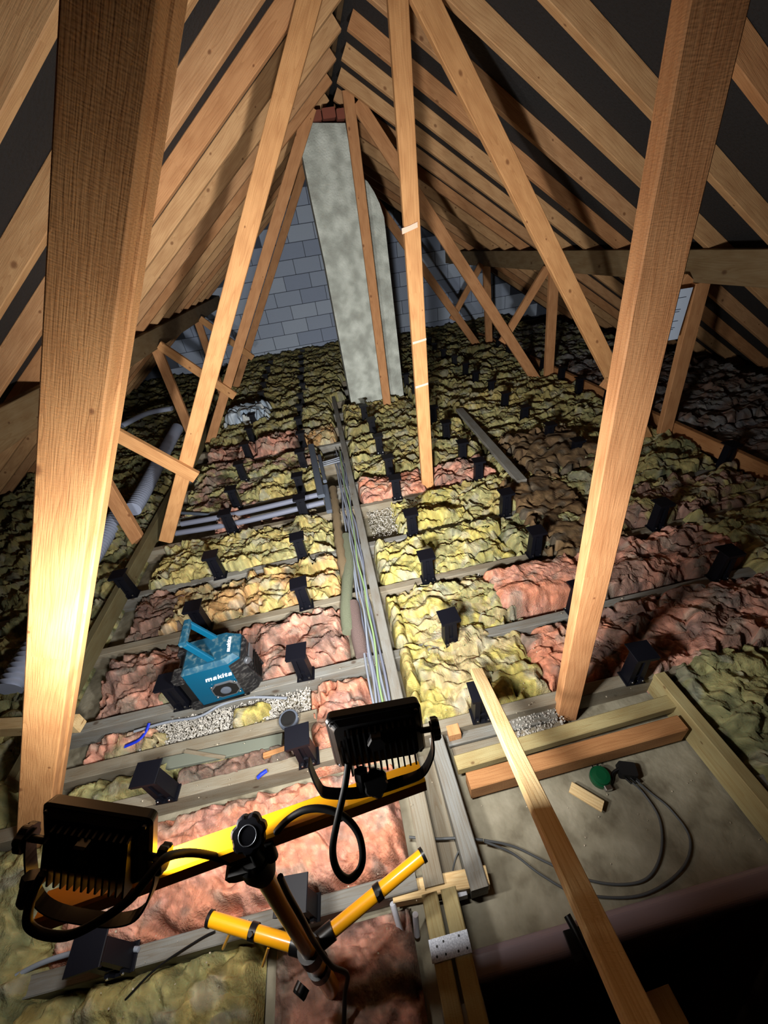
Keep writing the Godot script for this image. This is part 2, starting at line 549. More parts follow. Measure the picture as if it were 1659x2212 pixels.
func shell() -> void:
	# plasterboard ceiling of the rooms below, with the hatch opening left out: x 0.06..1.05, z -0.12..1.1
	var st := begin()
	for r in [[-4.2, 0.06, ZB, ZF], [1.05, 5.2, ZB, ZF], [0.06, 1.05, ZB, -0.12], [0.06, 1.05, 1.1, ZF]]:
		box(st, Vector3((r[0] + r[1]) / 2, -0.125, (r[2] + r[3]) / 2), Vector3(r[1] - r[0], 0.03, r[3] - r[2]), 0.0005)
	struct("floor", st.commit(), M.plaster)
	# the well under the hatch
	st = begin()
	box(st, Vector3(0.555, -2.4, 0.49), Vector3(1.2, 0.06, 1.5))
	box(st, Vector3(0.03, -1.25, 0.49), Vector3(0.05, 2.22, 1.4))
	box(st, Vector3(1.08, -1.25, 0.49), Vector3(0.05, 2.22, 1.4))
	box(st, Vector3(0.555, -1.25, -0.15), Vector3(1.2, 2.2, 0.05))
	box(st, Vector3(0.555, -1.25, 1.13), Vector3(1.2, 2.2, 0.05))
	struct("trim_1", st.commit(), M.shaft)
	# roof: sarking felt on boards, one slope each side
	for s in [-1, 1]:
		var dir := Vector3(s, -SL, 0).normalized()
		var nrm := Vector3(s * SL, 1, 0).normalized()
		var top := Vector3(RX, RY, 0) + Vector3(0, 0.085 / nrm.y, 0)
		st = begin()
		var o := Vector3(0, 0, ZF)
		var ol := PackedVector2Array([Vector2(0, 0), Vector2(5.35, 0), Vector2(5.35, 0.05), Vector2(-0.0337, 0.05)])
		prism(st, ol, o, dir, nrm, Vector3(0, 0, ZB - ZF - 0.3))
		struct("ceiling_left" if s < 0 else "ceiling_right", st.commit(), M.felt, top)
	# gable at the far end: a mortar core with blocks proud of it, laid in courses
	var ol2 := PackedVector2Array([Vector2(-4.1, -0.2), Vector2(5.1, -0.2), Vector2(RX, RY + 0.2)])
	st = begin()
	prism(st, ol2, Vector3(0, 0, ZB), Vector3.RIGHT, Vector3.UP, Vector3(0, 0, -0.2))
	var wall := struct("wall_back", st.commit(), M.mortar)
	var k := 0
	for row in 13:
		var y0 := -0.02 + row * 0.225
		var x := -2.9 + (0.225 if row % 2 else 0.0)
		while x < 3.9:
			var yt := y0 + 0.215
			var lim := (RY + 0.16 - yt) / SL
			var xa: float = max(x, RX - lim)
			var xb: float = min(x + 0.44, RX + lim)
			if xb - xa > 0.05:
				st = begin()
				box(st, Vector3.ZERO, Vector3(xb - xa, 0.215, 0.02), 0.004)
				k = (k * 7 + row + 3) % 11
				obj("block", st.commit(), M.blocks[k % 3], wall, Vector3((xa + xb) / 2, y0 + 0.1075, ZB + rng.randf_range(-0.003, 0.003)))
			x += 0.45
	st = begin()
	prism(st, ol2, Vector3(0, 0, ZF), Vector3.RIGHT, Vector3.UP, Vector3(0, 0, 0.2))
	struct("wall_front", st.commit(), M.mortar)

func chimney() -> void:
	var t := thing("chimney_breast", "pale rendered block chimney breast with rounded right shoulder, rising from the wool to the ridge", "chimney", Vector3(0.5, -0.1, -4.6))
	var o := PackedVector2Array([Vector2(0.19, -0.1), Vector2(0.84, -0.1), Vector2(0.83, 1.79), Vector2(0.80, 1.90), Vector2(0.76, 1.99), Vector2(0.71, 2.07), Vector2(0.63, 2.13), Vector2(0.59, 2.2), Vector2(0.58, 2.47), Vector2(0.30, 2.50), Vector2(0.26, 2.46), Vector2(0.165, 2.31), Vector2(0.17, 2.0), Vector2(0.185, 1.5)])
	var st := begin()
	prism(st, o, Vector3(-0.5, 0.1, 0), Vector3.RIGHT, Vector3.UP, Vector3(0, 0, -0.42))
	obj("render", st.commit(), M.concrete, t)
	for b in [[0.335, 2.535, 0.10], [0.45, 2.54, 0.11], [0.55, 2.525, 0.07]]:
		st = begin()
		box(st, Vector3.ZERO, Vector3(b[2], 0.065, 0.12), 0.006)
		obj("brick", st.commit(), M.brick, t, Vector3(b[0] - 0.5, b[1] + 0.1 + 0.0, -0.03))

func roof_timbers() -> void:
	# rafters: one timber per slope at every 430 mm
	for s in [-1, 1]:
		for k in 19:
			var z := -0.415 - 0.43 * k + 0.43
			if k > 17:
				continue
			var far: float = 4.75 if s > 0 else 3.75
			var xe: float = RX + s * (4.15)
			var side := "right" if s > 0 else "left"
			var dirn := Vector3(s, -SL, 0).normalized()
			var nrm := Vector3(s * SL, 1, 0).normalized()
			var a := Vector3(RX + s * 0.018, under(RX + s * 0.018), z) + nrm * 0.0425
			var b := Vector3(xe, under(xe), z) + nrm * 0.0425
			var dz := rng.randf_range(-0.006, 0.006)
			var m: Material = [M.rafter, M.rafter2, M.tie2, M.rafter][(k * 5 + (2 if s > 0 else 0)) % 4]
			tag(timber("rafter", a + Vector3(0, 0, dz), b + Vector3(0, 0, dz), 0.085, 0.045, m, Vector3(0, 0, 1).cross(dirn)), "sawn softwood rafter on the %s roof slope, %s from the camera" % [side, ORD[k]] if k > 0 else "sawn softwood rafter on the %s roof slope, the nearest one to the camera" % side, "rafter", "rafters of the %s slope" % side)
	tag(timber("ridge_board", Vector3(RX - 0.02, 2.77, ZF), Vector3(RX - 0.02, 2.77, ZB), 0.16, 0.032, M.ridge), "dark grey ridge board running along the top where both slopes meet", "ridge board")
	tag(timber("purlin", Vector3(2.49, 1.21, ZF), Vector3(2.49, 1.21, ZB), 0.18, 0.063, M.purlin), "long grey purlin under the right roof slope", "purlin", "purlins")
	tag(timber("purlin", Vector3(-1.60, 1.13, ZF), Vector3(-1.60, 1.13, ZB), 0.16, 0.063, M.purlin), "long grey purlin under the left roof slope", "purlin", "purlins")
	# trusses: left tie, king post, right tie, hangers and struts in one plane each
	var tz := [-0.72, -2.53, -4.34, -6.15]
	var tn := ["nearest truss", "second truss", "chimney truss", "farthest truss"]
	for i in 4:
		var z: float = tz[i]
		var g := "members of the %s" % tn[i]
		var tm: Material = [M.gold, M.tie, M.tie2, M.tie2][i]
		var lt := 0.42
		if i == 0:
			tag(timber("truss_tie", Vector3(-1.455, -0.05, z), Vector3(0.19, 2.37, z), 0.09, 0.040, M.gold, Vector3(0, 0, 1).cross(Vector3(1.645, 2.42, 0))), "big bright ribbed plank leaning left in the foreground, knotty and lit golden", "truss tie", g)
			tag(timber("truss_tie", Vector3(-1.447, -0.05, z - 0.041), Vector3(0.198, 2.37, z - 0.041), 0.088, 0.038, M.gold, Vector3(0, 0, 1).cross(Vector3(1.645, 2.42, 0))), "golden plank lying behind the big bright ribbed plank on the left", "truss tie", g)
			tag(timber("king_post", Vector3(0.670, -0.1, z), Vector3(0.572, 2.52, z), 0.047, 0.080, M.king, Vector3(-0.16, 0, 1)), "thick sawn upright post in the right foreground, pinkish at the top", "king post", g)
			tag(timber("truss_tie", Vector3(2.36, 0.0, z - 0.045), Vector3(0.72, 2.42, z - 0.045), 0.1, 0.038, M.tie, Vector3(0, 0, 1).cross(Vector3(-1.64, 2.42, 0))), "sloping tie of the nearest truss at the right, outside the picture edge", "truss tie", g)
		else:
			var al := Vector3(-1.46 if i == 1 else -1.49, 0.0, z)
			tag(timber("truss_tie", al, Vector3(0.293, 2.54, z), 0.092, 0.038, tm, Vector3(0, 0, 1).cross(Vector3(1.8, 2.6, 0))), "slim tie sloping from the ridge down to the left, %s" % tn[i], "truss tie", g)
			var kx0: float = [0.0, 0.575, 0.585, 0.59][i]
			var kx1: float = [0.0, 0.615, 0.60, 0.60][i]
			var kp: Node = tag(timber("king_post", Vector3(kx0, -0.02, z), Vector3(kx1, 2.60, z), 0.038, 0.09, tm, Vector3(0, 0, 1)), "slim upright king post from ridge to floor, %s" % tn[i], "king post", g)
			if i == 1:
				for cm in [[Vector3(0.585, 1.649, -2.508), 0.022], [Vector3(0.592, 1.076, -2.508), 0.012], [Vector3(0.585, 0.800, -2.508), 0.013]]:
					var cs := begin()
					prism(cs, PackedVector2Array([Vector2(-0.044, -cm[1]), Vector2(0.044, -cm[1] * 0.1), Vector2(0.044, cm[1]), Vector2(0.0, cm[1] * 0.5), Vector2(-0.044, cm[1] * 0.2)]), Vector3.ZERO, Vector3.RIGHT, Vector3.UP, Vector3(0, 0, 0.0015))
					var cmo := obj("pale_band", cs.commit(), M.pinkwhite, kp, cm[0] - (kp as Node3D).position)  # thin pinkish-white band laid across the front face of the post
					cmo.set_meta("label", "whitish band across the post")
			tag(timber("truss_tie", Vector3(2.42, 0.0, z - 0.002), Vector3(0.66, 2.53, z - 0.002), 0.105, 0.038, M.tie if i == 1 else tm, Vector3(0, 0, 1).cross(Vector3(-1.76, 2.53, 0))), "tie sloping from the ridge down to the right, %s" % tn[i], "truss tie", g)
		tag(timber("truss_hanger", Vector3(2.57, -0.02, z), Vector3(2.50, 1.12, z), 0.045, 0.105, M.tie2, Vector3(0, 0, 1)), "short upright hanger between the right purlin and the joists, %s" % tn[i], "hanger", g)
		tag(timber("truss_hanger", Vector3(-1.64, -0.02, z), Vector3(-1.60, 1.05, z), 0.045, 0.095, M.tie2, Vector3(0, 0, 1)), "short upright hanger between the left purlin and the joists, %s" % tn[i], "hanger", g)
		if i != 0:
			tag(timber("truss_strut", Vector3(2.44, 1.15, z - 0.04), Vector3(1.98, 0.50, z - 0.04), 0.085, 0.038, M.tie2, Vector3(0, 0, 1).cross(Vector3(-0.46, -0.65, 0))), "short strut slanting from the right purlin to the tie, %s" % tn[i], "strut", g)
			tag(timber("truss_strut", Vector3(-1.55, 1.08, z + 0.035), Vector3(-1.03, 0.475, z + 0.035), 0.085, 0.038, M.tie, Vector3(0, 0, 1).cross(Vector3(0.52, -0.6, 0))), "short strut slanting from the left purlin to the tie, %s" % tn[i], "strut", g)

func joists() -> void:
	for i in JZ.size():
		var z: float = JZ[i]
		var x1 := 4.4
		if i == 0:
			x1 = -0.06
		tag(timber("ceiling_joist", Vector3(-3.5, -0.055, z), Vector3(x1, -0.055, z), 0.11, 0.047, M.greytan if i % 2 else M.grey), "grey dusty ceiling joist running across the loft, %s from the camera" % ORD[i] if i > 0 else "grey dusty ceiling joist under the yellow stand, nearest the camera", "joist", "ceiling joists")
	tag(timber("ceiling_joist", Vector3(1.12, -0.055, -0.33), Vector3(4.4, -0.055, -0.33), 0.11, 0.047, M.grey), "ceiling joist under the dark green wool at the lower right", "joist", "ceiling joists")
	tag(timber("binder", Vector3(0.0, 0.034, -0.86), Vector3(-0.016, 0.034, ZB), 0.068, 0.047, M.grey), "long grey binder board down the middle of the loft beside the cables", "binder")
	tag(timber("binder", Vector3(-1.55, 0.05, -0.9), Vector3(-1.55, 0.05, ZB), 0.1, 0.045, M.olive), "olive binder board along the foot of the left truss ties", "binder")
	tag(timber("binder", Vector3(2.66, 0.055, 0.2), Vector3(2.66, 0.055, ZB), 0.11, 0.042, M.red), "brown binder board along the foot of the right truss ties", "binder")
	tag(timber("noggin", Vector3(-1.45, -0.055, -0.935), Vector3(-0.36, -0.055, -0.935), 0.07, 0.055, M.greytan), "grey and tan board lying low between joists left of the right floodlight", "board")

# ---------------------------------------------------------------- loft legs
func make_leg() -> Node3D:
	var t := thing("loft_riser", "", "loft leg")
	var st := begin()
	box(st, Vector3(0, 0.187, 0), Vector3(0.092, 0.006, 0.082), 0.002)
	box(st, Vector3(0, 0.180, 0.038), Vector3(0.088, 0.012, 0.004), 0.001)
	obj("top_plate", st.commit(), M.plastic, t)
	st = begin()
	for s in [-1, 1]:
		prism(st, PackedVector2Array([Vector2(-0.011, -0.026), Vector2(0.011, -0.026), Vector2(0.011, 0.026), Vector2(-0.011, 0.026)]), Vector3(s * 0.0215, 0.008, 0), Vector3.RIGHT, Vector3(0, 0, -1), Vector3(-s * 0.0035, 0.176, 0), Vector2.ONE, 0.9)
	prism(st, PackedVector2Array([Vector2(-0.014, -0.018), Vector2(0.014, -0.018), Vector2(0.014, 0.018), Vector2(-0.014, 0.018)]), Vector3(0, 0.004, 0), Vector3.RIGHT, Vector3(0, 0, -1), Vector3(0, 0.18, 0))
	for y in [0.052, 0.15]:
		box(st, Vector3(0, y, 0.0), Vector3(0.058, 0.004, 0.05), 0.001)
	obj("column", st.commit(), M.plastic, t)
	st = begin()
	box(st, Vector3(0, 0.003, 0), Vector3(0.082, 0.006, 0.064), 0.002)
	for s in [-1, 1]:
		prism(st, PackedVector2Array([Vector2(-0.01, -0.0), Vector2(0.01, 0.0), Vector2(0.006, 0.03), Vector2(-0.006, 0.03)]), Vector3(s * 0.0215, 0.003, 0.025), Vector3.RIGHT, Vector3.UP, Vector3(0, 0, 0.008))
	obj("base_plate", st.commit(), M.plastic, t)
	for s in [-1, 1]:
		st = begin()
		puck(st, circle(0.0042, 10), Vector3(s * 0.0215, 0.026, 0.033), Vector3(0, 0.25, 1), 0.003)
		obj("screw", st.commit(), M.screw, t)
	return t

func legs() -> void:
	var proto := make_leg()
	var first := true
	var cols := [
		[-0.40, "row left of the cables", 0, 17, [0.0, 0.01, 0.0, 0.005, -0.01, 0.0, -0.02, 0.0, 0.0]],
		[-0.95, "row behind the radio", 0, 16, [0.0, 0.015, -0.02, -0.01, 0.0, 0.01, 0.0, 0.0, 0.0]],
		[-1.48, "row by the left truss feet", 4, 4, []],
		[0.315, "row right of the binder", 1, 10, [0.0, 0.0, -0.01, 0.0, 0.01, 0.0, 0.01, 0.0, 0.0]],
		[0.955, "row midway on the right", 1, 16, [0.0, 0.015, -0.01, 0.0, 0.01, 0.005, 0.0, 0.0, 0.0]],
		[1.72, "row beyond the thick post", 2, 16, [0.0, 0.0, -0.01, 0.0, 0.0, 0.03, 0.0, 0.0, 0.0]],
		[2.56, "row by the right truss feet", 3, 14, []]]
	for c in cols:
		var n := 0
		for j in range(c[2], c[3] + 1):
			if c[0] > 2.0 and j == 5:
				continue
			if c[0] == 0.315 and j == 10:
				continue
			var o: Node3D = proto
			if not first:
				o = proto.duplicate()
				o.name = numbered("loft_riser")
				add_child(o, true)
			first = false
			var dx: float = c[4][j] if j < c[4].size() else rng.randf_range(-0.03, 0.03)
			o.position = Vector3(c[0] + dx, 0.0, JZ[j])
			o.rotation.y = rng.randf_range(-0.07, 0.07)
			o.set_meta("label", "black plastic loft leg, %s, %s" % [c[1], "nearest one" if n == 0 else "%s one back" % ORD[n]])
			o.set_meta("group", "loft legs")
			n += 1
	# one more stump of a leg lying low between the joists, right of the binder
	var st := begin()
	box(st, Vector3.ZERO, Vector3(0.085, 0.05, 0.01), 0.002)
	box(st, Vector3(0, 0.02, 0.02), Vector3(0.085, 0.008, 0.04), 0.002)
	tag(obj("loft_riser_offcut", st.commit(), M.plastic, null, Vector3(0.294, -0.020, -1.517)), "broken black plastic piece of loft leg lying low against a joist face", "loft leg")

# ---------------------------------------------------------------- wool between the joists
var YEL := lin(0.72, 0.66, 0.43)
var YGR := lin(0.66, 0.64, 0.45)
var BRI := lin(0.74, 0.69, 0.41)
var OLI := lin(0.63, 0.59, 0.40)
var PIN := lin(0.82, 0.60, 0.52)
var PBR := lin(0.60, 0.48, 0.43)
var ORA := lin(0.76, 0.61, 0.42)
var SAL := lin(0.84, 0.57, 0.46)
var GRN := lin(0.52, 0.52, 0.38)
var BRO := lin(0.47, 0.39, 0.35)
var GRY := lin(0.50, 0.49, 0.49)
var STR := lin(0.72, 0.66, 0.50)

func wool(x0: float, x1: float, z0: float, z1: float, step: float, h: float, amp: float, ca: Color, cb: Color, off: float, label: String, group := "insulation between the joists", rag := 0.03, soft := 0.07, called := "insulation_batt") -> void:
	if z1 < -1.5:
		z0 -= 0.022
		z1 += 0.022
	tag(field(called, x0, x1, z0, z1, step * 0.85, h, amp, ca, cb, off, rag, null, -0.1, soft), label, "insulation", group)

func insulation() -> void:
	var s := 0.009
	# --- left of the binder, from the stand away
	wool(-1.22, -0.075, -0.70, -0.36, 0.008, 0.015, 0.024, SAL, PIN, 1.0, "large salmon-pink wool batt with a smooth skin under the twin floodlight bar", "insulation between the joists", 0.02, 0.05)
	wool(-2.6, -1.2, -0.73, -0.2, 0.012, 0.03, 0.03, OLI, GRN, 2.0, "dim olive wool at the left edge, left of the salmon-pink batt")
	wool(-2.3, -0.55, -0.31, 0.12, 0.012, 0.0, 0.03, YGR, YEL, 3.0, "dim yellow wool at the lower left, in front of the stand")
	wool(-0.52, -0.10, -0.29, 0.15, 0.01, -0.03, 0.025, PBR, PIN, 4.0, "brownish pink wool in shade below the foot of the stand")
	wool(-1.38, -0.95, -0.90, -0.76, s, 0.0, 0.022, OLI, YGR, 5.0, "grey-green matted wool strip behind the left floodlight", "insulation between the joists", 0.04, 0.05)
	wool(-0.95, -0.42, -0.90, -0.775, s, -0.045, 0.02, STR, OLI, 6.0, "straw-coloured shreds of wool on the boards beside the salmon-pink batt", "insulation between the joists", 0.06, 0.04)
	wool(-0.40, -0.12, -1.10, -0.72, s, -0.005, 0.03, PIN, SAL, 7.0, "ragged pink wool between the cables and the right floodlight", "insulation between the joists", 0.06)
	wool(-1.42, -1.1, -1.10, -0.96, s, -0.02, 0.03, STR, PIN, 8.0, "pale straw and pink wool beside the foot of the big bright plank", "insulation between the joists", 0.05)
	wool(-1.45, -0.86, -1.535, -1.15, s, 0.015, 0.042, PBR, PIN, 9.0, "brownish pink rumpled wool left of the radio", "insulation between the joists", 0.05)
	wool(-1.14, -0.93, -1.30, -1.15, s, 0.035, 0.03, YEL, YGR, 9.6, "yellow tuft of wool lying against the left end of the radio")
	wool(-0.88, -0.19, -1.54, -1.15, s, 0.01, 0.04, PIN, PBR, 10.0, "salmon and brown wool batt right of the radio", "insulation between the joists", 0.04)
	wool(-1.46, -1.02, -1.96, -1.60, s, 0.02, 0.04, PBR, BRO, 11.0, "dull brown-pink wool at the left, behind the orange batt", "insulation between the joists", 0.04)
	wool(-1.25, -0.72, -1.92, -1.575, s, 0.025, 0.042, ORA, STR, 12.0, "orange rumpled wool batt behind the radio handle", "insulation between the joists", 0.05)
	wool(-0.80, -0.17, -1.965, -1.585, s, 0.02, 0.045, YEL, ORA, 13.0, "golden yellow wool batt behind the radio on the right", "insulation between the joists", 0.05)
	wool(-1.46, -0.19, -2.44, -1.99, s, 0.025, 0.05, YEL, YGR, 14.0, "pale yellow-green wool batt across the bay behind the orange one", "insulation between the joists", 0.04)
	wool(-1.12, -0.88, -2.78, -2.47, s, 0.03, 0.05, PBR, PIN, 15.0, "tuft of brown-pink wool covering the grey pipes", "insulation between the joists", 0.06)
	wool(-0.78, -0.30, -2.62, -2.46, s, -0.04, 0.03, PBR, STR, 16.0, "thin brownish scraps of wool in front of the grey pipes", "insulation between the joists", 0.06)
	wool(-1.46, -0.78, -3.24, -2.80, 0.011, 0.02, 0.045, PBR, YGR, 17.0, "brown and olive wool left of the second row of legs, behind the pipes")
	wool(-0.84, -0.24, -3.24, -2.81, 0.011, 0.03, 0.05, YEL, YGR, 18.0, "yellow wool batt behind the grey pipes, beside the plastic trunking")
	wool(-1.46, -0.22, -3.67, -3.27, 0.012, 0.035, 0.05, YGR, PBR, 19.0, "olive and brown wool between the eighth and ninth joists on the left")
	wool(-1.40, -0.90, -4.09, -3.70, 0.012, 0.06, 0.06, PBR, PIN, 20.0, "rounded pink wool lump at the foot of the second truss strut")
	wool(-0.93, -0.42, -4.12, -3.70, 0.012, 0.09, 0.065, PIN, PBR, 21.0, "large rumpled pink wool heap in the left middle distance")
	wool(-0.46, -0.05, -4.10, -3.70, 0.012, 0.06, 0.05, ORA, STR, 22.0, "orange folded wool beside the binder in the left middle distance")
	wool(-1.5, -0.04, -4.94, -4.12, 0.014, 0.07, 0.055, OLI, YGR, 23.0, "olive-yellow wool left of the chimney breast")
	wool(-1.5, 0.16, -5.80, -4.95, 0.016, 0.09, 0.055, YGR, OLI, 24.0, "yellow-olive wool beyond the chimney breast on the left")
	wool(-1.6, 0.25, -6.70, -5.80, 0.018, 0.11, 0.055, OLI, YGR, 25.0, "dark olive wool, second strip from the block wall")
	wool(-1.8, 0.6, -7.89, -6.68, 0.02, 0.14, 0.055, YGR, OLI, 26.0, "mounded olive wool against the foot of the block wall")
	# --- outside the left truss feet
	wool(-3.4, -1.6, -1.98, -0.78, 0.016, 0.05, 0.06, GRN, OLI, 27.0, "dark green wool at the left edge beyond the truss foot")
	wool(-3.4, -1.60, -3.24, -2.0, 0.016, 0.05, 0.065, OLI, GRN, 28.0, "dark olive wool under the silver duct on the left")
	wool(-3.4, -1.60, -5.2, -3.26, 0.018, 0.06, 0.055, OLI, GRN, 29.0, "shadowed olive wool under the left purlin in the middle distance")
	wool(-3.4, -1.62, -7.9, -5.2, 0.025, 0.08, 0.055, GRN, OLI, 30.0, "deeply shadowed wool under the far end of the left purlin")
	# --- right of the binder
	wool(0.05, 0.66, -1.545, -0.79, s, 0.01, 0.04, BRI, STR, 31.0, "bright yellow crumpled wool right of the binder, behind the loose batten", "insulation between the joists", 0.04)
	wool(0.04, 0.12, -1.50, -0.93, s, 0.05, 0.022, BRI, YEL, 32.0, "long yellow roll of wool pressed against the right face of the binder", "insulation between the joists", 0.02, 0.04)
	wool(0.20, 0.72, -1.54, -1.16, s, 0.012, 0.045, YGR, STR, 33.0, "olive wool patch around the second leg right of the binder", "insulation between the joists", 0.05)
	wool(0.60, 1.12, -1.49, -1.21, s, 0.07, 0.022, PIN, SAL, 34.0, "thick pink wool batt with a square cut end, left of the thick foreground post", "insulation between the joists", 0.012, 0.045)
	wool(0.62, 1.12, -1.115, -0.79, s, 0.02, 0.035, SAL, PBR, 35.0, "pink wool batt under the long post shadow, right of the thick post", "insulation between the joists", 0.03)
	wool(1.05, 2.05, -1.13, -0.72, s, 0.045, 0.04, PIN, PBR, 36.0, "broad salmon wool sheet at the right, behind the green wool", "insulation between the joists", 0.03)
	wool(1.08, 2.0, -1.54, -1.16, s, 0.035, 0.04, PIN, PBR, 37.0, "pale pink furrowed wool right of the thick post, second bay", "insulation between the joists", 0.03)
	wool(1.12, 2.6, -0.80, 0.1, 0.01, 0.05, 0.045, GRN, YGR, 38.0, "mossy green wool heap at the right edge beside the framed board", "insulation between the joists", 0.03)
	wool(1.9, 2.63, -1.58, -0.75, 0.012, 0.06, 0.05, OLI, YGR, 39.0, "olive wool at the right edge behind the salmon sheet", "insulation between the joists", 0.03)
	wool(0.04, 0.90, -1.965, -1.585, s, 0.03, 0.045, BRI, YGR, 40.0, "vivid yellow-green wool roll behind the third joist, right of the binder", "insulation between the joists", 0.03)
	wool(0.84, 1.45, -1.97, -1.59, s, 0.02, 0.045, YGR, GRN, 41.0, "grey-green wool between two legs, left of the thick post")
	wool(1.42, 2.63, -1.97, -1.58, 0.011, 0.045, 0.05, OLI, PBR, 42.0, "olive wool with pink scraps behind the right-hand legs")
	wool(0.24, 0.78, -2.43, -2.0, s, 0.03, 0.05, BRI, YGR, 43.0, "lemon-yellow fluffy wool in front of the slim king post")
	wool(0.70, 1.34, -2.45, -2.0, s, 0.035, 0.05, YEL, YGR, 44.0, "yellow wool under the end of the loose grey plank")
	wool(1.30, 2.63, -2.45, -1.99, 0.011, 0.05, 0.05, OLI, GRN, 45.0, "green wool right of the crumpled brown paper")
	wool(0.03, 0.58, -2.79, -2.47, s, 0.045, 0.03, SAL, PIN, 46.0, "flat salmon wool batt between the binder and the slim king post", "insulation between the joists", 0.012, 0.05)
	wool(0.62, 1.15, -2.80, -2.47, s, 0.04, 0.04, PIN, PBR, 47.0, "crumpled pink wool right of the slim king post", "insulation between the joists", 0.04)
	wool(1.12, 2.63, -2.80, -2.46, 0.012, 0.04, 0.05, OLI, YGR, 48.0, "olive wool partly covered by the crumpled brown paper")
	wool(0.02, 1.2, -3.24, -2.81, 0.011, 0.03, 0.055, YGR, YEL, 49.0, "yellow-green wool behind the salmon batt, right of the binder")
	wool(1.15, 2.63, -3.24, -2.81, 0.013, 0.045, 0.05, OLI, YGR, 50.0, "olive wool behind the crumpled brown paper")
	wool(0.02, 1.25, -3.67, -3.25, 0.012, 0.035, 0.055, YEL, YGR, 51.0, "yellow wool between the eighth and ninth joists, right of the binder")
	wool(1.2, 2.63, -3.67, -3.25, 0.014, 0.05, 0.05, YGR, OLI, 52.0, "yellow-green wool around the far end of the loose grey plank")
	wool(0.02, 1.25, -4.12, -3.68, 0.013, 0.04, 0.06, YGR, OLI, 53.0, "olive-yellow wool just in front of the chimney breast")
	wool(1.2, 2.63, -4.12, -3.68, 0.015, 0.07, 0.06, YEL, OLI, 54.0, "pale yellow wool heap at the foot of the third truss on the right")
	wool(0.05, 0.9, -4.59, -4.12, 0.013, 0.05, 0.06, YEL, OLI, 55.0, "yellow tufts of wool at the base of the chimney breast")
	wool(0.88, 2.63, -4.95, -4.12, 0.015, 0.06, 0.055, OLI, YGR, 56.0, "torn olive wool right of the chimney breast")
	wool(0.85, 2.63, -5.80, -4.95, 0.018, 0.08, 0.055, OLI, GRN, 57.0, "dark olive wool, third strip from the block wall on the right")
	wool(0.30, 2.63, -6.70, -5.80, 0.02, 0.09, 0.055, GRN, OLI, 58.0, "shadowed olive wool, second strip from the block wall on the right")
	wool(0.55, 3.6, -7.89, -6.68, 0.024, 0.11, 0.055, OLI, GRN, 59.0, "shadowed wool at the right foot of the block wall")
	# --- beyond the right truss feet: grey dusty quilt under the purlin
	wool(2.70, 4.05, -2.45, 0.3, 0.016, 0.08, 0.035, GRY, BRO, 60.0, "grey dusty quilt at the far right edge under the purlin")
	wool(2.70, 4.05, -4.5, -2.43, 0.018, 0.10, 0.045, GRY, BRO, 61.0, "grey dusty quilt behind the right hangers, middle stretch")
	wool(2.70, 4.05, -6.7, -4.48, 0.024, 0.10, 0.05, GRY, GRN, 62.0, "grey dusty quilt under the far end of the right purlin")
	# tufts lying loose on top
	for t in [[-0.665, -1.005, 0.085, "yellow ball of loose wool lying on the white granules", BRI, STR], [-1.10, -1.00, 0.05, "small olive ball of loose wool beside the blue strap", STR, OLI], [0.50, -0.62, 0.0, "", YEL, YEL]]:
		if t[2] > 0.0:
			tag(field("wool_tuft", t[0] - t[2], t[0] + t[2], t[1] - t[2] * 0.8, t[1] + t[2] * 0.8, 0.006, 0.015, 0.02, t[4], t[5], 80.0 + t[0], 0.05, null, -0.09, 0.06), t[3], "insulation")

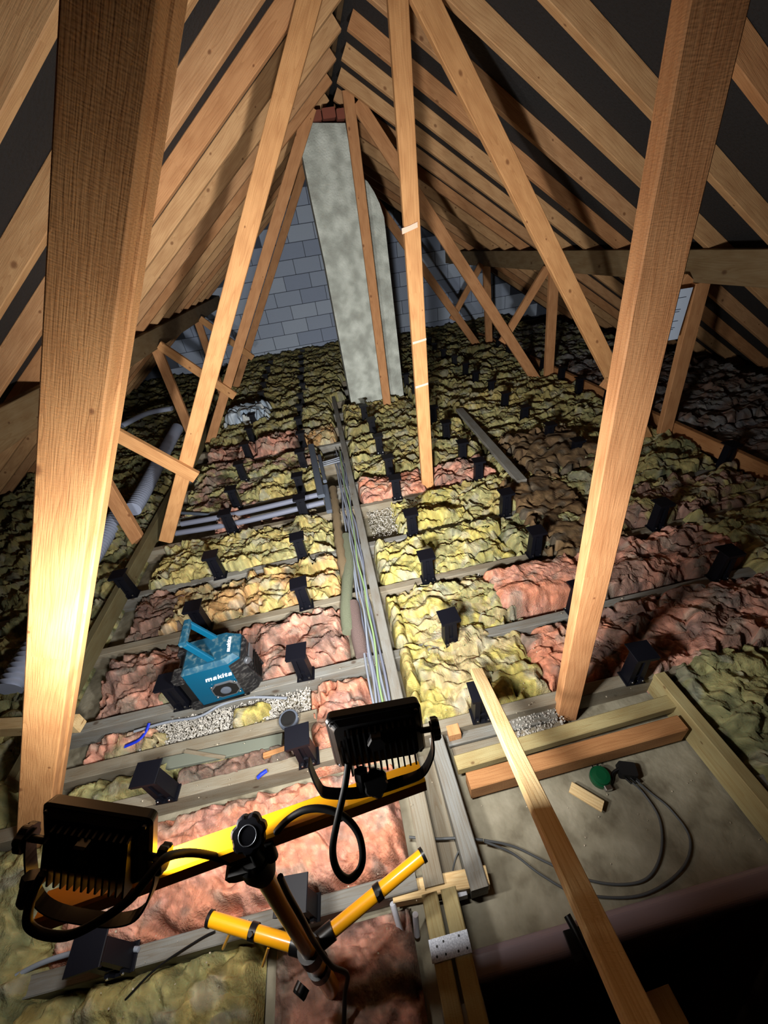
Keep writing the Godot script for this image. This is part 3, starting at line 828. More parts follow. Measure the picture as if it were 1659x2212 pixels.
# loose mineral granules, nobody could count them
func granules() -> void:
	for a in [[-1.16, -0.40, -1.10, -0.965, -0.075, 3600, "white and grey loose mineral granules between two joists left of the right floodlight"], [0.06, 0.34, -2.42, -2.08, -0.055, 700, "white granules in the open bay right of the binder"], [0.36, 0.64, -0.735, -0.62, -0.055, 700, "white granules spilled on the boards at the foot of the thick post"], [0.46, 0.62, -1.60, -1.48, -0.045, 260, "small patch of white granules at the cut end of the pink batt"]]:
		var mm := MultiMesh.new()
		mm.transform_format = MultiMesh.TRANSFORM_3D
		mm.use_colors = true
		var st := begin()
		prism(st, PackedVector2Array([Vector2(-0.004, -0.003), Vector2(0.0035, -0.004), Vector2(0.004, 0.003), Vector2(-0.002, 0.004)]), Vector3(0, -0.0025, 0), Vector3.RIGHT, Vector3(0, 0, -1), Vector3(0.001, 0.005, 0), Vector2.ONE, 0.7)
		mm.mesh = st.commit()
		mm.instance_count = a[5]
		for i in int(a[5]):
			var p := Vector3(rng.randf_range(a[0], a[1]), a[4] + rng.randf() * 0.016 + 0.008 * NA.get_noise_2d(i, 3.0), rng.randf_range(a[2], a[3]))
			var b := Basis.from_euler(Vector3(rng.randf() * 6.0, rng.randf() * 6.0, rng.randf() * 6.0)).scaled(Vector3.ONE * rng.randf_range(0.45, 1.1))
			mm.set_instance_transform(i, Transform3D(b, p))
			var g := rng.randf_range(0.28, 0.62)
			mm.set_instance_color(i, Color(g, g * 0.96, g * 0.88))
		var o := MultiMeshInstance3D.new()
		o.name = numbered("granules")
		o.multimesh = mm
		o.material_override = M.vermi
		add_child(o, true)
		tag(o, a[6], "granules")
		o.set_meta("kind", "stuff")
	# crumbs scattered over the wool and boards
	var mm2 := MultiMesh.new()
	mm2.transform_format = MultiMesh.TRANSFORM_3D
	var st2 := begin()
	prism(st2, PackedVector2Array([Vector2(-0.003, -0.002), Vector2(0.003, -0.002), Vector2(0.002, 0.002), Vector2(-0.002, 0.002)]), Vector3(0, -0.001, 0), Vector3.RIGHT, Vector3(0, 0, -1), Vector3(0, 0.002, 0))
	mm2.mesh = st2.commit()
	mm2.instance_count = 300
	for i in 300:
		var p := Vector3(rng.randf_range(-1.1, 1.3), 0.0, rng.randf_range(-1.3, -0.2))
		if p.x > 0.06 and p.z > -0.7:
			p.y = -0.107
		else:
			p.y = 0.012
		mm2.set_instance_transform(i, Transform3D(Basis.from_euler(Vector3(rng.randf(), rng.randf() * 6.0, rng.randf())).scaled(Vector3.ONE * rng.randf_range(0.35, 1.0)), p))
	var o2 := MultiMeshInstance3D.new()
	o2.name = numbered("crumbs")
	o2.multimesh = mm2
	o2.material_override = M.crumb
	add_child(o2, true)
	tag(o2, "pale crumbs scattered over the nearest joists and boards", "debris")
	o2.set_meta("kind", "stuff")

# ---------------------------------------------------------------- the boarded hatch in the lower right
func hatch() -> void:
	tag(timber("treated_batten", Vector3(0.163, 0.000, -0.612) + Vector3(0, -0.02, 0), Vector3(1.064, 0.000, -0.634) + Vector3(0, -0.02, 0), 0.045, 0.05, M.green), "pale greenish batten with a rounded end lying across the board, behind the brown timber", "batten")
	tag(timber("brown_timber", Vector3(0.187, 0.000, -0.545) + Vector3(0, -0.038, 0), Vector3(1.027, 0.000, -0.553) + Vector3(0, -0.038, 0), 0.088, 0.055, M.red), "thick reddish-brown timber lying across the dusty board", "timber")
	tag(timber("side_timber", Vector3(1.075, -0.035, -0.735), Vector3(1.075, -0.035, 0.6), 0.12, 0.048, M.green), "pale frame timber along the right side of the dusty board", "frame")
	tag(timber("trimmer", Vector3(-0.004, -0.05, -0.71), Vector3(-0.008, -0.05, -0.305), 0.1, 0.062, M.greytan), "grey-brown trimmer under the right end of the yellow bar, the left one of two", "trimmer", "trimmers beside the board")
	tag(timber("trimmer", Vector3(0.116, -0.05, -0.72), Vector3(0.124, -0.05, -0.272), 0.1, 0.056, M.grey), "grey trimmer along the left edge of the dusty board", "trimmer", "trimmers beside the board")
	tag(timber("trimmer_lath", Vector3(0.056, -0.098, -0.70), Vector3(0.058, -0.098, -0.30), 0.012, 0.07, M.greytan), "brown lath lying low between the two trimmers", "lath")
	# doubled pale joists with a nail plate
	for k in 2:
		tag(timber("doubled_joist", Vector3(-0.028 + 0.058 * k, -0.02, -0.287), Vector3(-0.028 + 0.058 * k, -0.02, 0.25), 0.1, 0.047, M.green), "pale joist under the nail plate, the %s one of a pair" % ["left", "right"][k], "joist", "doubled pale joists")
	var st := begin()
	box(st, Vector3(0, 0, 0), Vector3(0.112, 0.002, 0.044), 0.0005)
	var t := thing("nail_plate", "galvanised nail plate with dark holes joining the two pale joists", "bracket", Vector3(0.0, 0.031, -0.174))
	obj("plate", st.commit(), M.galv, t)
	for h in [[-0.035, -0.006], [-0.015, -0.012], [0.03, -0.014], [-0.04, 0.012], [-0.015, 0.012], [0.02, 0.013], [0.045, 0.012]]:
		st = begin()
		puck(st, circle(0.0028, 10), Vector3(h[0], 0.0008, h[1]), Vector3.UP, 0.0008, 0.95)
		obj("nail_hole", st.commit(), M.black, t)
	tag(timber("grey_board", Vector3(0.0, 0.012, -0.075), Vector3(0.0, 0.012, 0.3), 0.02, 0.11, M.grey), "short grey board on the pale joists at the bottom edge", "board")
	st = begin()
	box(st, Vector3.ZERO, Vector3(0.05, 0.05, 0.04), 0.002)
	tag(obj("wood_block", st.commit(), M.whitepvc, null, Vector3(0.06, -0.06, -0.292)), "small white painted block between the ends of the trimmers", "block")
	tag(timber("cross_piece", Vector3(-0.14, -0.05, -0.318), Vector3(0.16, -0.05, -0.300), 0.07, 0.045, M.pale), "short pale cross piece under the trimmer ends", "timber")
	st = begin()
	box(st, Vector3.ZERO, Vector3(0.05, 0.045, 0.04), 0.002)
	tag(obj("wood_block", st.commit(), M.tie2, null, Vector3(0.192, -0.020, -0.727)), "small orange-brown block beside the head of the right trimmer", "block")
	# boards behind
	for b in [[1085,1525,1195,1500,-0.05,0.06,"first"], [1095,1565,1200,1535,-0.06,0.06,"second"], [1000,1600,1110,1578,-0.065,0.07,"third"]]:
		pass
	tag(timber("grey_plank", Vector3(0.16, -0.055, -0.715), Vector3(0.62, -0.055, -0.715), 0.02, 0.045, M.grey), "grey plank right in front of the batten leg, nearest joist", "plank", "low grey planks")
	tag(timber("grey_plank", Vector3(0.17, -0.06, -0.665), Vector3(0.62, -0.06, -0.665), 0.02, 0.045, M.greytan), "grey plank behind the pale greenish batten, next to it", "plank", "low grey planks")
	# the loose batten leaning up out of the hatch
	tag(timber("loose_batten", Vector3(0.325, 0.200, -0.826), Vector3(0.233, 0.710, 0.045), 0.026, 0.047, M.pale, Vector3(0, 1, 0.6)), "long fresh pale batten leaning from a loft leg across the dusty board", "batten")
	# hatch lining, a bolt on it, a plank down in the well
	st = begin()
	prism(st, round_rect(0.065, 0.09, 0.018, 6), Vector3(0.05, -0.135, -0.137), Vector3(0, 0, 1), Vector3(0, 1, 0), Vector3(1.0, 0, 0))
	tag(obj("hatch_lining", st.commit(), M.lining, null), "dark rounded hatch lining along the near edge of the dusty board", "lining")
	var bo := thing("door_bolt", "black bolt fitting on the hatch lining under the batten", "bolt", Vector3(0.353, -0.080, -0.122))
	st = begin()
	box(st, Vector3(0, 0.012, 0), Vector3(0.05, 0.02, 0.06), 0.003)
	obj("plate", st.commit(), M.black, bo)
	st = begin()
	tube(st, [Vector3(0.0, 0.03, -0.055), Vector3(0.01, 0.03, 0.0), Vector3(0.02, 0.03, 0.06)], 0.011, 10)
	obj("rod", st.commit(), M.black, bo)
	tag(timber("grey_plank", Vector3(0.543, -0.250, -0.014), Vector3(0.549, -0.250, 0.133), 0.02, 0.11, M.pale), "dim grey plank down in the hatch at the lower right corner", "plank")
	# things on the board
	var reel := thing("tape_reel", "small round green tape measure on the dusty board", "tape measure", Vector3(0.670, -0.105, -0.484))
	st = begin()
	puck(st, circle(0.035, 28), Vector3(0, 0.0, 0), Vector3.UP, 0.026, 0.86)
	puck(st, circle(0.030, 28), Vector3(0, 0.025, 0), Vector3.UP, 0.012, 0.6)
	obj("case", st.commit(), M.bottle, reel)
	tube_obj("loop", [reel.position + Vector3(-0.008, 0.02, -0.034), reel.position + Vector3(-0.008, 0.02, -0.058), reel.position + Vector3(0.012, 0.02, -0.058), reel.position + Vector3(0.012, 0.02, -0.034)], 0.003, M.black, reel, 6, 1)
	st = begin()
	box(st, Vector3(0.004, 0.016, 0.038), Vector3(0.026, 0.02, 0.014), 0.003)
	obj("clip", st.commit(), M.screw, reel)
	var jb := thing("junction_box", "black connector box with trailing cables on the dusty board", "junction box", Vector3(0.774, -0.105, -0.482))
	st = begin()
	prism(st, round_rect(0.062, 0.05, 0.008, 3), Vector3(0, 0, 0), Vector3(0.94, 0, 0.34), Vector3(0.34, 0, -0.94), Vector3(0, 0.034, 0), Vector2.ONE, 0.92)
	obj("case", st.commit(), M.blackrough, jb)
	for k in 3:
		st = begin()
		tube(st, [Vector3(0.012 - 0.016 * k, 0.014, 0.02), Vector3(0.022 - 0.016 * k, 0.012, 0.04)], 0.0045, 8)
		obj("cable_gland", st.commit(), M.black, jb)
	tube_obj("lead", [jb.position + Vector3(-0.025, 0.02, -0.01), jb.position + Vector3(-0.05, 0.012, -0.005), jb.position + Vector3(-0.066, 0.008, 0.012), jb.position + Vector3(-0.082, 0.008, 0.024)], 0.005, M.black, jb, 8, 6)
	var oc := thing("wood_offcut", "short pale offcut of wood propped beside the green tape measure", "offcut", Vector3(0.592, -0.100, -0.440))
	st = begin()
	bar(st, Vector3(0.548, -0.085, -0.477) - oc.position, Vector3(0.622, -0.085, -0.400) - oc.position, 0.014, 0.038, Vector3(0.2, 1, 0.3))
	obj("strip", st.commit(), M.pale, oc)
	for c in [[[Vector3(0.186, -0.060, -0.391), Vector3(0.279, -0.090, -0.362), Vector3(0.364, -0.098, -0.306), Vector3(0.456, -0.100, -0.247), Vector3(0.557, -0.100, -0.213), Vector3(0.648, -0.100, -0.211), Vector3(0.729, -0.100, -0.257), Vector3(0.785, -0.100, -0.332), Vector3(0.787, -0.100, -0.405), Vector3(0.767, -0.090, -0.444)], "grey twin cable looping over the dusty board into the black connector box, inner loop", 0.0045], [[Vector3(0.185, -0.060, -0.387), Vector3(0.265, -0.090, -0.348), Vector3(0.335, -0.100, -0.280), Vector3(0.423, -0.100, -0.219), Vector3(0.593, -0.100, -0.180), Vector3(0.753, -0.100, -0.206), Vector3(0.839, -0.100, -0.267), Vector3(0.840, -0.100, -0.347), Vector3(0.810, -0.100, -0.406), Vector3(0.783, -0.090, -0.447)], "grey twin cable looping over the dusty board, outer loop", 0.0045], [[Vector3(-0.060, -0.060, -0.451), Vector3(0.026, -0.060, -0.428), Vector3(0.104, -0.060, -0.414), Vector3(0.183, -0.060, -0.392)], "grey cable passing through the two trimmers", 0.005], [[Vector3(0.114, -0.070, -0.399), Vector3(0.082, -0.085, -0.375), Vector3(0.060, -0.090, -0.345)], "short dark wire drooping between the two trimmers", 0.003]]:
		tag(tube_obj("cable", c[0], c[2] * 0.8, M.darkcable, null, 8, 8), c[1], "cable", "cables by the board")
	for w in [[Vector3(-0.145, -0.030, -0.297), Vector3(-0.137, -0.090, -0.244), "left"], [Vector3(-0.082, -0.030, -0.261), Vector3(-0.090, -0.090, -0.227), "right"]]:
		tag(tube_obj("white_pipe", [w[0], w[1]], 0.009, M.whitepvc, null, 10, 1), "short white plastic pipe stub beside the pale joists, the %s one" % w[2], "pipe", "white pipe stubs")

# ---------------------------------------------------------------- services lying about
func services() -> void:
	# bundle of cables along the binder
	for k in 8:
		var pts := []
		var off := -0.040 - 0.0095 * k
		for j in 14:
			var z := -0.80 - j * 0.20
			pts.append(Vector3(off + 0.006 * sin(j * 1.3 + k * 2.1) + 0.004 * sin(j * 2.9 + k), 0.012 + 0.010 * (k % 3) + 0.008 * sin(j * 1.9 + k * 1.7), z))
		tag(tube_obj("cable", pts, 0.0055 if k % 3 else 0.0065, M.cablegreen if k == 2 else (M.cable if k % 2 else M.pipe), null, 6, 5), "%s in the bundle beside the binder, %s from the binder" % ["yellow-green earth cable" if k == 2 else "grey cable", ORD[k] if k > 0 else "closest one"], "cable", "cables along the binder")
	# lagged pipes beside them
	var bump := func(d: float, _t: float) -> float: return 0.030 * (1.0 + 0.13 * sin(d * 62.0) + 0.08 * sin(d * 27.0 + 1.0))
	tag(tube_obj("lagged_pipe", [Vector3(-0.165, 0.02, -2.75), Vector3(-0.16, 0.035, -2.4), Vector3(-0.165, 0.03, -2.1), Vector3(-0.16, 0.03, -1.85), Vector3(-0.15, 0.02, -1.65)], bump, M.lag, null, 14, 16), "lumpy brown lagged pipe left of the cable bundle", "pipe")
	tag(tube_obj("lagged_pipe", [Vector3(-0.118, 0.01, -2.1), Vector3(-0.12, 0.02, -1.85), Vector3(-0.15, 0.03, -1.62), Vector3(-0.17, 0.03, -1.45), Vector3(-0.175, 0.02, -1.3)], func(d: float, _t: float) -> float: return 0.034 * (1.0 + 0.05 * sin(d * 20.0)), M.laggreen, null, 14, 10), "grey-green foam pipe sleeve crossing the joist beside the cables", "pipe")
	tag(tube_obj("lagged_pipe", [Vector3(-0.135, 0.02, -1.48), Vector3(-0.13, 0.02, -1.3), Vector3(-0.125, 0.01, -1.15)], func(d: float, _t: float) -> float: return 0.034 * (1.0 + 0.07 * sin(d * 33.0)), M.lagmauve, null, 14, 12), "short mauve-brown lagging beside the thick cable bundle", "pipe")
	# grey waste pipes across the bay
	for p in [[Vector3(-1.406, 0.000, -2.604), Vector3(-0.891, 0.020, -2.539), Vector3(-0.244, 0.030, -2.560), "front"], [Vector3(-1.377, 0.020, -2.690), Vector3(-0.903, 0.030, -2.656), Vector3(-0.274, 0.040, -2.674), "rear"]]:
		tag(tube_obj("grey_pipe", [p[0], p[1], p[2]], 0.021, M.pipe, null, 14, 8), "grey plastic pipe lying across the open bay, the %s one of the two thick pipes" % p[3], "pipe", "grey pipes in the open bay")
	tag(tube_obj("grey_pipe", [Vector3(-1.421, 0.020, -2.864), Vector3(-1.262, 0.020, -2.791), Vector3(-1.178, 0.010, -2.761)], 0.013, M.trunk, null, 12, 6), "short thin grey pipe end left of the brown-pink tuft", "pipe", "grey pipes in the open bay")
	for p in [[Vector3(-0.313, 0.100, -3.516), Vector3(-0.252, 0.090, -2.557), 0.055, "wide"], [Vector3(-0.241, 0.100, -3.245), Vector3(-0.212, 0.100, -2.756), 0.03, "narrow"], [Vector3(-0.221, 0.060, -2.753), Vector3(-0.207, 0.040, -2.401), 0.045, "short grey"]]:
		tag(timber("trunking", p[0], p[1], 0.03, p[2], M.trunk, Vector3.UP, null, 0.006), "%s piece of grey plastic trunking lying beside the dense row of legs" % p[3], "trunking", "grey trunking")
	for k in 3:
		tag(tube_obj("copper_tail", [Vector3(-0.26 + 0.0 * k, 0.05, -3.20 + 0.035 * k), Vector3(-0.14, 0.055, -3.21 + 0.035 * k), Vector3(-0.07, 0.05, -3.24 + 0.04 * k)], 0.007, M.cable, null, 8, 5), "grey cable crossing from the trunking to the binder, %s" % ["rear one", "middle one", "front one"][k], "cable", "short cables at the trunking")
	# silver flexible duct
	var cor := func(d: float, _t: float) -> float: return 0.052 + 0.010 * sin(d * TAU / 0.028)
	tag(tube_obj("flexible_duct", [Vector3(-1.804, 0.200, -4.477), Vector3(-1.789, 0.170, -3.805), Vector3(-1.741, 0.160, -3.105), Vector3(-1.743, 0.150, -2.848)], cor, M.duct, null, 22, 90), "silver ribbed flexible duct behind the left strut", "duct", "silver ducts on the left")
	tag(tube_obj("flexible_duct", [Vector3(-1.863, 0.140, -2.942), Vector3(-1.864, 0.120, -2.563), Vector3(-1.848, 0.100, -1.933), Vector3(-1.834, 0.100, -1.567), Vector3(-1.847, 0.080, -1.371)], cor, M.duct, null, 22, 100), "silver ribbed duct showing behind and left of the big bright plank", "duct", "silver ducts on the left")
	tag(tube_obj("flat_duct", [Vector3(-2.610, 0.200, -4.967), Vector3(-2.374, 0.220, -5.227), Vector3(-2.064, 0.220, -5.247)], 0.06, M.duct, null, 16, 6, 0.45), "flat pale blue-grey sleeve lying in the dark on the left", "duct")
	# a white film scrap over the wool
	tag(field("plastic_sheet", -1.36, -0.78, -5.0, -4.5, 0.016, 0.20, 0.05, lin(0.72, 0.80, 0.88), lin(0.82, 0.88, 0.94), 90.0, 0.08, M.vermi, -0.02, 0.12, true), "crumpled pale blue-white plastic sheet on the wool left of the chimney breast", "sheet")
	# crumpled brown paper in the right middle ground
	tag(field("paper_sheet", 1.02, 1.52, -2.32, -1.42, 0.010, 0.075, 0.03, lin(0.42, 0.33, 0.23), lin(0.50, 0.40, 0.28), 91.0, 0.08, M.kraft_v, -0.06, 0.05, true), "crumpled brown kraft paper spread over the wool left of the thick post, front half", "paper", "brown kraft paper")
	tag(field("paper_sheet", 1.28, 1.95, -2.95, -2.22, 0.011, 0.11, 0.035, lin(0.40, 0.32, 0.23), lin(0.48, 0.39, 0.28), 92.0, 0.08, M.kraft_v, -0.06, 0.05, true), "crumpled brown kraft paper heap around the leg behind the thick post", "paper", "brown kraft paper")
	tag(timber("loose_plank", Vector3(1.230, 0.100, -3.677), Vector3(1.177, 0.100, -2.182), 0.03, 0.075, M.grey), "loose grey plank lying diagonally on the wool right of the slim king post", "plank")
	tag(timber("short_block", Vector3(-1.765, 0.100, -1.158), Vector3(-1.394, 0.070, -1.103), 0.07, 0.05, M.pale), "short pale timber crossing behind the foot of the big bright plank", "timber")
	# small litter
	var cap := thing("lid_disc", "round dark plastic cap lying near the leg by the right floodlight", "cap", Vector3(-0.475, 0.000, -0.927))
	var st := begin()
	puck(st, circle(0.042, 28), Vector3.ZERO, Vector3(0.05, 1, 0.1), 0.018, 0.94)
	obj("body", st.commit(), M.trunk, cap)
	st = begin()
	puck(st, circle(0.032, 28), Vector3(0.001, 0.017, 0.002), Vector3(0.05, 1, 0.1), 0.004, 0.9)
	obj("dished_top", st.commit(), M.blackrough, cap)
	tag(tube_obj("blue_strap", [Vector3(-1.213, -0.030, -1.007), Vector3(-1.151, -0.020, -1.015), Vector3(-1.131, -0.020, -1.047), Vector3(-1.122, -0.010, -1.077)], 0.009, M.blue, null, 8, 6, 0.3), "bright blue plastic strap on the white granules", "strap")
	tag(tube_obj("blue_scrap", [Vector3(-0.586, 0.020, -0.723), Vector3(-0.569, 0.025, -0.731), Vector3(-0.552, 0.020, -0.741)], 0.008, M.blue, null, 6, 6, 0.5), "tiny crumpled blue scrap beside the salmon-pink batt", "scrap")
	tag(tube_obj("cable", [Vector3(-1.194, -0.030, -1.066), Vector3(-1.057, -0.040, -1.080), Vector3(-0.908, -0.040, -1.070), Vector3(-0.805, -0.035, -1.099), Vector3(-0.675, -0.035, -1.101), Vector3(-0.500, -0.040, -1.057)], 0.006, M.cable, null, 8, 8), "pale grey cable lying on the white granules in front of the radio", "cable")
	tag(tube_obj("cable", [Vector3(-1.326, 0.010, -0.341), Vector3(-1.199, 0.010, -0.370), Vector3(-1.051, 0.010, -0.370), Vector3(-0.905, 0.010, -0.342)], 0.007, M.cable, null, 8, 8), "dim grey cable along the joist at the lower left", "cable")
	tag(tube_obj("cable", [Vector3(-0.910, 0.010, -0.248), Vector3(-0.836, 0.010, -0.293), Vector3(-0.724, 0.010, -0.327), Vector3(-0.678, 0.010, -0.335)], 0.003, M.black, null, 6, 8), "thin black wire over the wool at the lower left", "cable")
	tag(field("foam_scrap", -0.93, -0.46, -0.845, -0.765, 0.008, 0.012, 0.012, BRO, PBR, 95.0, 0.05, null, -0.03, 0.03), "flat brown-mauve felt scrap among the boards behind the yellow bar", "scrap")
	tag(timber("thin_lath", Vector3(-0.913, 0.000, -0.905), Vector3(-0.734, 0.005, -0.836), 0.006, 0.016, M.greytan), "thin pale splinter of lath on the boards behind the yellow bar", "lath")
	tag(timber("brown_stick", Vector3(-0.571, 0.010, -0.802), Vector3(-0.440, 0.010, -0.812), 0.02, 0.02, M.red), "short reddish-brown stick beside the leg left of the right floodlight", "stick")
	tag(timber("green_board", Vector3(-1.004, -0.010, -0.877), Vector3(-0.504, -0.010, -0.858), 0.02, 0.05, mat(Color(0.40, 0.42, 0.38), 0.9)), "smooth grey-green strip lying behind the brown-mauve felt scrap", "board")
	# notice pinned up at the right
	var sh := thing("notice", "white printed notice sheet pinned beside the hanger, half hidden by the thick post", "notice", Vector3(2.285, 0.955, -2.47))
	st = begin()
	box(st, Vector3.ZERO, Vector3(0.21, 0.31, 0.0012), 0.0003)
	var sheet := obj("sheet", st.commit(), M.paper, sh)
	sheet.rotation.z = -0.02
	for r in [[0.105, 0.06, 0.07], [0.035, 0.05, 0.06], [0.022, 0.05, 0.05], [-0.035, 0.05, 0.07], [-0.075, 0.045, 0.06], [-0.085, 0.045, 0.04], [-0.112, 0.02, 0.06]]:
		st = begin()
		box(st, Vector3(r[1] - 0.02, r[0], 0.0012), Vector3(r[2], 0.004, 0.0008), 0.0002)
		obj("print_line", st.commit(), M.ink, sheet)
	# pale bands on the slim king post
	for y in [[Vector3(0.582, 1.651, -2.505), "upper"], [Vector3(0.591, 1.074, -2.505), "middle"], [Vector3(0.584, 0.804, -2.505), "lower"]]:
		pass

# ---------------------------------------------------------------- the radio
func radio() -> void:
	var t := thing("site_radio", "teal and black site radio with a carry handle standing on a joist", "radio", Vector3(-0.752, 0.0, -1.175))
	t.rotation.y = 0.06
	t.scale = Vector3.ONE * 1.13
	var w := 0.225
	var d := 0.15
	var h := 0.225
	# body: outline in plan with cut right corners
	var plan := PackedVector2Array([Vector2(-w / 2, d / 2 - 0.006), Vector2(-w / 2 + 0.006, d / 2), Vector2(w / 2 - 0.05, d / 2), Vector2(w / 2 - 0.01, d / 2 - 0.02), Vector2(w / 2 - 0.01, -d / 2 + 0.02), Vector2(w / 2 - 0.05, -d / 2), Vector2(-w / 2 + 0.006, -d / 2), Vector2(-w / 2, -d / 2 + 0.006)])
	var st := begin()
	prism(st, plan, Vector3(0, 0.006, 0), Vector3.RIGHT, Vector3(0, 0, 1), Vector3(0, h - 0.014, 0))
	obj("body", st.commit(), M.teal, t)
	st = begin()
	prism(st, plan, Vector3(0, h - 0.008, 0), Vector3.RIGHT, Vector3(0, 0, 1), Vector3(0, 0.02, 0), Vector2.ONE, 0.84)
	obj("top_cover", st.commit(), M.tealdust, t)
	# black battery door on the left end and bumpers
	st = begin()
	box(st, Vector3(-w / 2 - 0.012, h * 0.48, 0.0), Vector3(0.026, h * 0.86, d * 0.92), 0.006)
	obj("end_cover", st.commit(), M.black, t)
	for s in [-1, 1]:
		for yy in [0.022, h - 0.026]:
			st = begin()
			box(st, Vector3(-w / 2 - 0.014, yy, s * (d / 2 - 0.018)), Vector3(0.042, 0.044, 0.042), 0.008)
			obj("bumper", st.commit(), M.dustyblack, t)
	st = begin()
	box(st, Vector3(-0.02, 0.008, 0), Vector3(w * 0.86, 0.014, d * 1.03), 0.004)
	obj("foot_rail", st.commit(), M.black, t)
	# black facia on the right with grille ribs, display and dial
	var fac := PackedVector2Array([Vector2(w / 2 - 0.052, d / 2 + 0.004), Vector2(w / 2 - 0.004, d / 2 - 0.018), Vector2(w / 2 + 0.012, d / 2 - 0.05), Vector2(w / 2 + 0.012, -d / 2 + 0.05), Vector2(w / 2 - 0.004, -d / 2 + 0.018), Vector2(w / 2 - 0.052, -d / 2 - 0.004)])
	st = begin()
	prism(st, fac, Vector3(0, 0.004, 0), Vector3.RIGHT, Vector3(0, 0, 1), Vector3(0, h * 0.90, 0), Vector2.ONE, 0.97)
	var facia := obj("facia", st.commit(), M.dustyblack, t)
	for k in 6:
		st = begin()
		box(st, Vector3(w / 2 + 0.014, 0.028 + k * 0.018, 0), Vector3(0.006, 0.006, d * 0.56), 0.002)
		obj("grille_rib", st.commit(), M.black, facia)
	st = begin()
	box(st, Vector3(w / 2 + 0.013, h * 0.72, 0), Vector3(0.006, 0.04, 0.06), 0.002)
	obj("display", st.commit(), M.alu, facia)
	st = begin()
	puck(st, circle(0.014, 20), Vector3(w / 2 + 0.004, h * 0.78, d / 2 - 0.03), Vector3(1, 0, 0.7), 0.012)
	obj("dial", st.commit(), M.alu, facia)
	for s in [-1, 1]:
		st = begin()
		bar(st, Vector3(w / 2 - 0.016, h * 0.9, s * (d / 2 - 0.02)), Vector3(w / 2 + 0.014, 0.02, s * (d / 2 - 0.036)), 0.012, 0.016, Vector3.FORWARD)
		obj("guard_bar", st.commit(), M.dustyblack, facia)
	# speaker on the near side
	var spc := Vector3(0.008, h * 0.36, d / 2 + 0.001)
	st = begin()
	prism(st, oct(0.104, 0.086, 0.022), spc, Vector3.RIGHT, Vector3.UP, Vector3(0, 0, 0.006), Vector2.ONE, 0.96)
	var spk := obj("speaker", st.commit(), M.alu, t)
	st = begin()
	prism(st, oct(0.092, 0.074, 0.02), spc + Vector3(0, 0, 0.004), Vector3.RIGHT, Vector3.UP, Vector3(0, 0, 0.0028))
	obj("speaker_grille", st.commit(), M.blackrough, spk)
	st = begin()
	puck(st, circle(0.020, 24), spc + Vector3(0, 0, 0.006), Vector3(0, 0, 1), 0.006, 0.6)
	obj("speaker_dome", st.commit(), M.trunk, spk)
	for c in [[-0.044, 0.034], [0.044, 0.034], [-0.044, -0.034], [0.044, -0.034]]:
		st = begin()
		puck(st, circle(0.005, 8), spc + Vector3(c[0], c[1], 0.005), Vector3(0, 0, 1), 0.003)
		obj("screw", st.commit(), M.screw, spk)
	# handle: two blue arms and a dusty grip, folded up and leaning back
	st = begin()
	var hz0 := 0.050
	var hz1 := -0.055
	var top0 := Vector3(-0.050, h + 0.130, hz0 - 0.006)
	var top1 := Vector3(-0.050, h + 0.130, hz1 + 0.006)
	bar(st, Vector3(0.010, h - 0.004, hz0), top0, 0.014, 0.026, Vector3.BACK)
	var hd := obj("handle_arm", st.commit(), M.teal, t)
	st = begin()
	bar(st, Vector3(0.010, h - 0.004, hz1), top1, 0.014, 0.026, Vector3.BACK)
	obj("handle_arm", st.commit(), M.teal, t)
	st = begin()
	bar(st, top0 + Vector3(0, 0, 0.008), top1 - Vector3(0, 0, 0.008), 0.024, 0.026, Vector3.UP, 0.005)
	obj("handle_grip", st.commit(), M.tealdust, t)
	# lettering
	letters("makita", 0.098, Vector3(0.008, h * 0.715, d / 2 + 0.0015), Basis(), t)
	letters("makita", 0.07, Vector3(w / 2 - 0.045, h + 0.0132, 0.0), Basis(Vector3(0, 0, -1), Vector3(-1, 0, 0), Vector3(0, 1, 0)), t)

func letters(text: String, width: float, at: Vector3, basis_: Basis, parent: Node) -> void:
	var tm := TextMesh.new()
	tm.text = text
	var sf := SystemFont.new()
	sf.font_names = PackedStringArray(["Droid Sans"])
	sf.font_weight = 700
	tm.font = sf
	tm.font_size = 48
	tm.pixel_size = 0.01
	tm.depth = 0.04
	var src := tm.get_mesh_arrays()
	var vs: PackedVector3Array = src[Mesh.ARRAY_VERTEX]
	var lo := 1e9
	var hi := -1e9
	for v in vs:
		lo = min(lo, v.x)
		hi = maxf(hi, v.x)
	var k := width / maxf(hi - lo, 0.001)
	for i in vs.size():
		var v := vs[i]
		vs[i] = Vector3((v.x + v.y * 0.22) * k, v.y * k * 0.9, v.z * k)
	src[Mesh.ARRAY_VERTEX] = vs
	var am := ArrayMesh.new()
	am.add_surface_from_arrays(Mesh.PRIMITIVE_TRIANGLES, src)
	var o := obj("lettering", am, M.white, parent, at)
	o.basis = basis_

# ---------------------------------------------------------------- twin floodlight on its yellow stand
func ribbon(st: SurfaceTool, pts: Array, wide: Vector3, thick: float) -> void:
	for i in pts.size() - 1:
		var a: Vector3 = pts[i]
		var b: Vector3 = pts[i + 1]
		var l := (b - a)
		var n := l.cross(wide).normalized()
		prism(st, PackedVector2Array([Vector2(-0.5, -thick / 2), Vector2(0.5, -thick / 2), Vector2(0.5, thick / 2), Vector2(-0.5, thick / 2)]), a - l * 0.02, wide, n, l * 1.04)

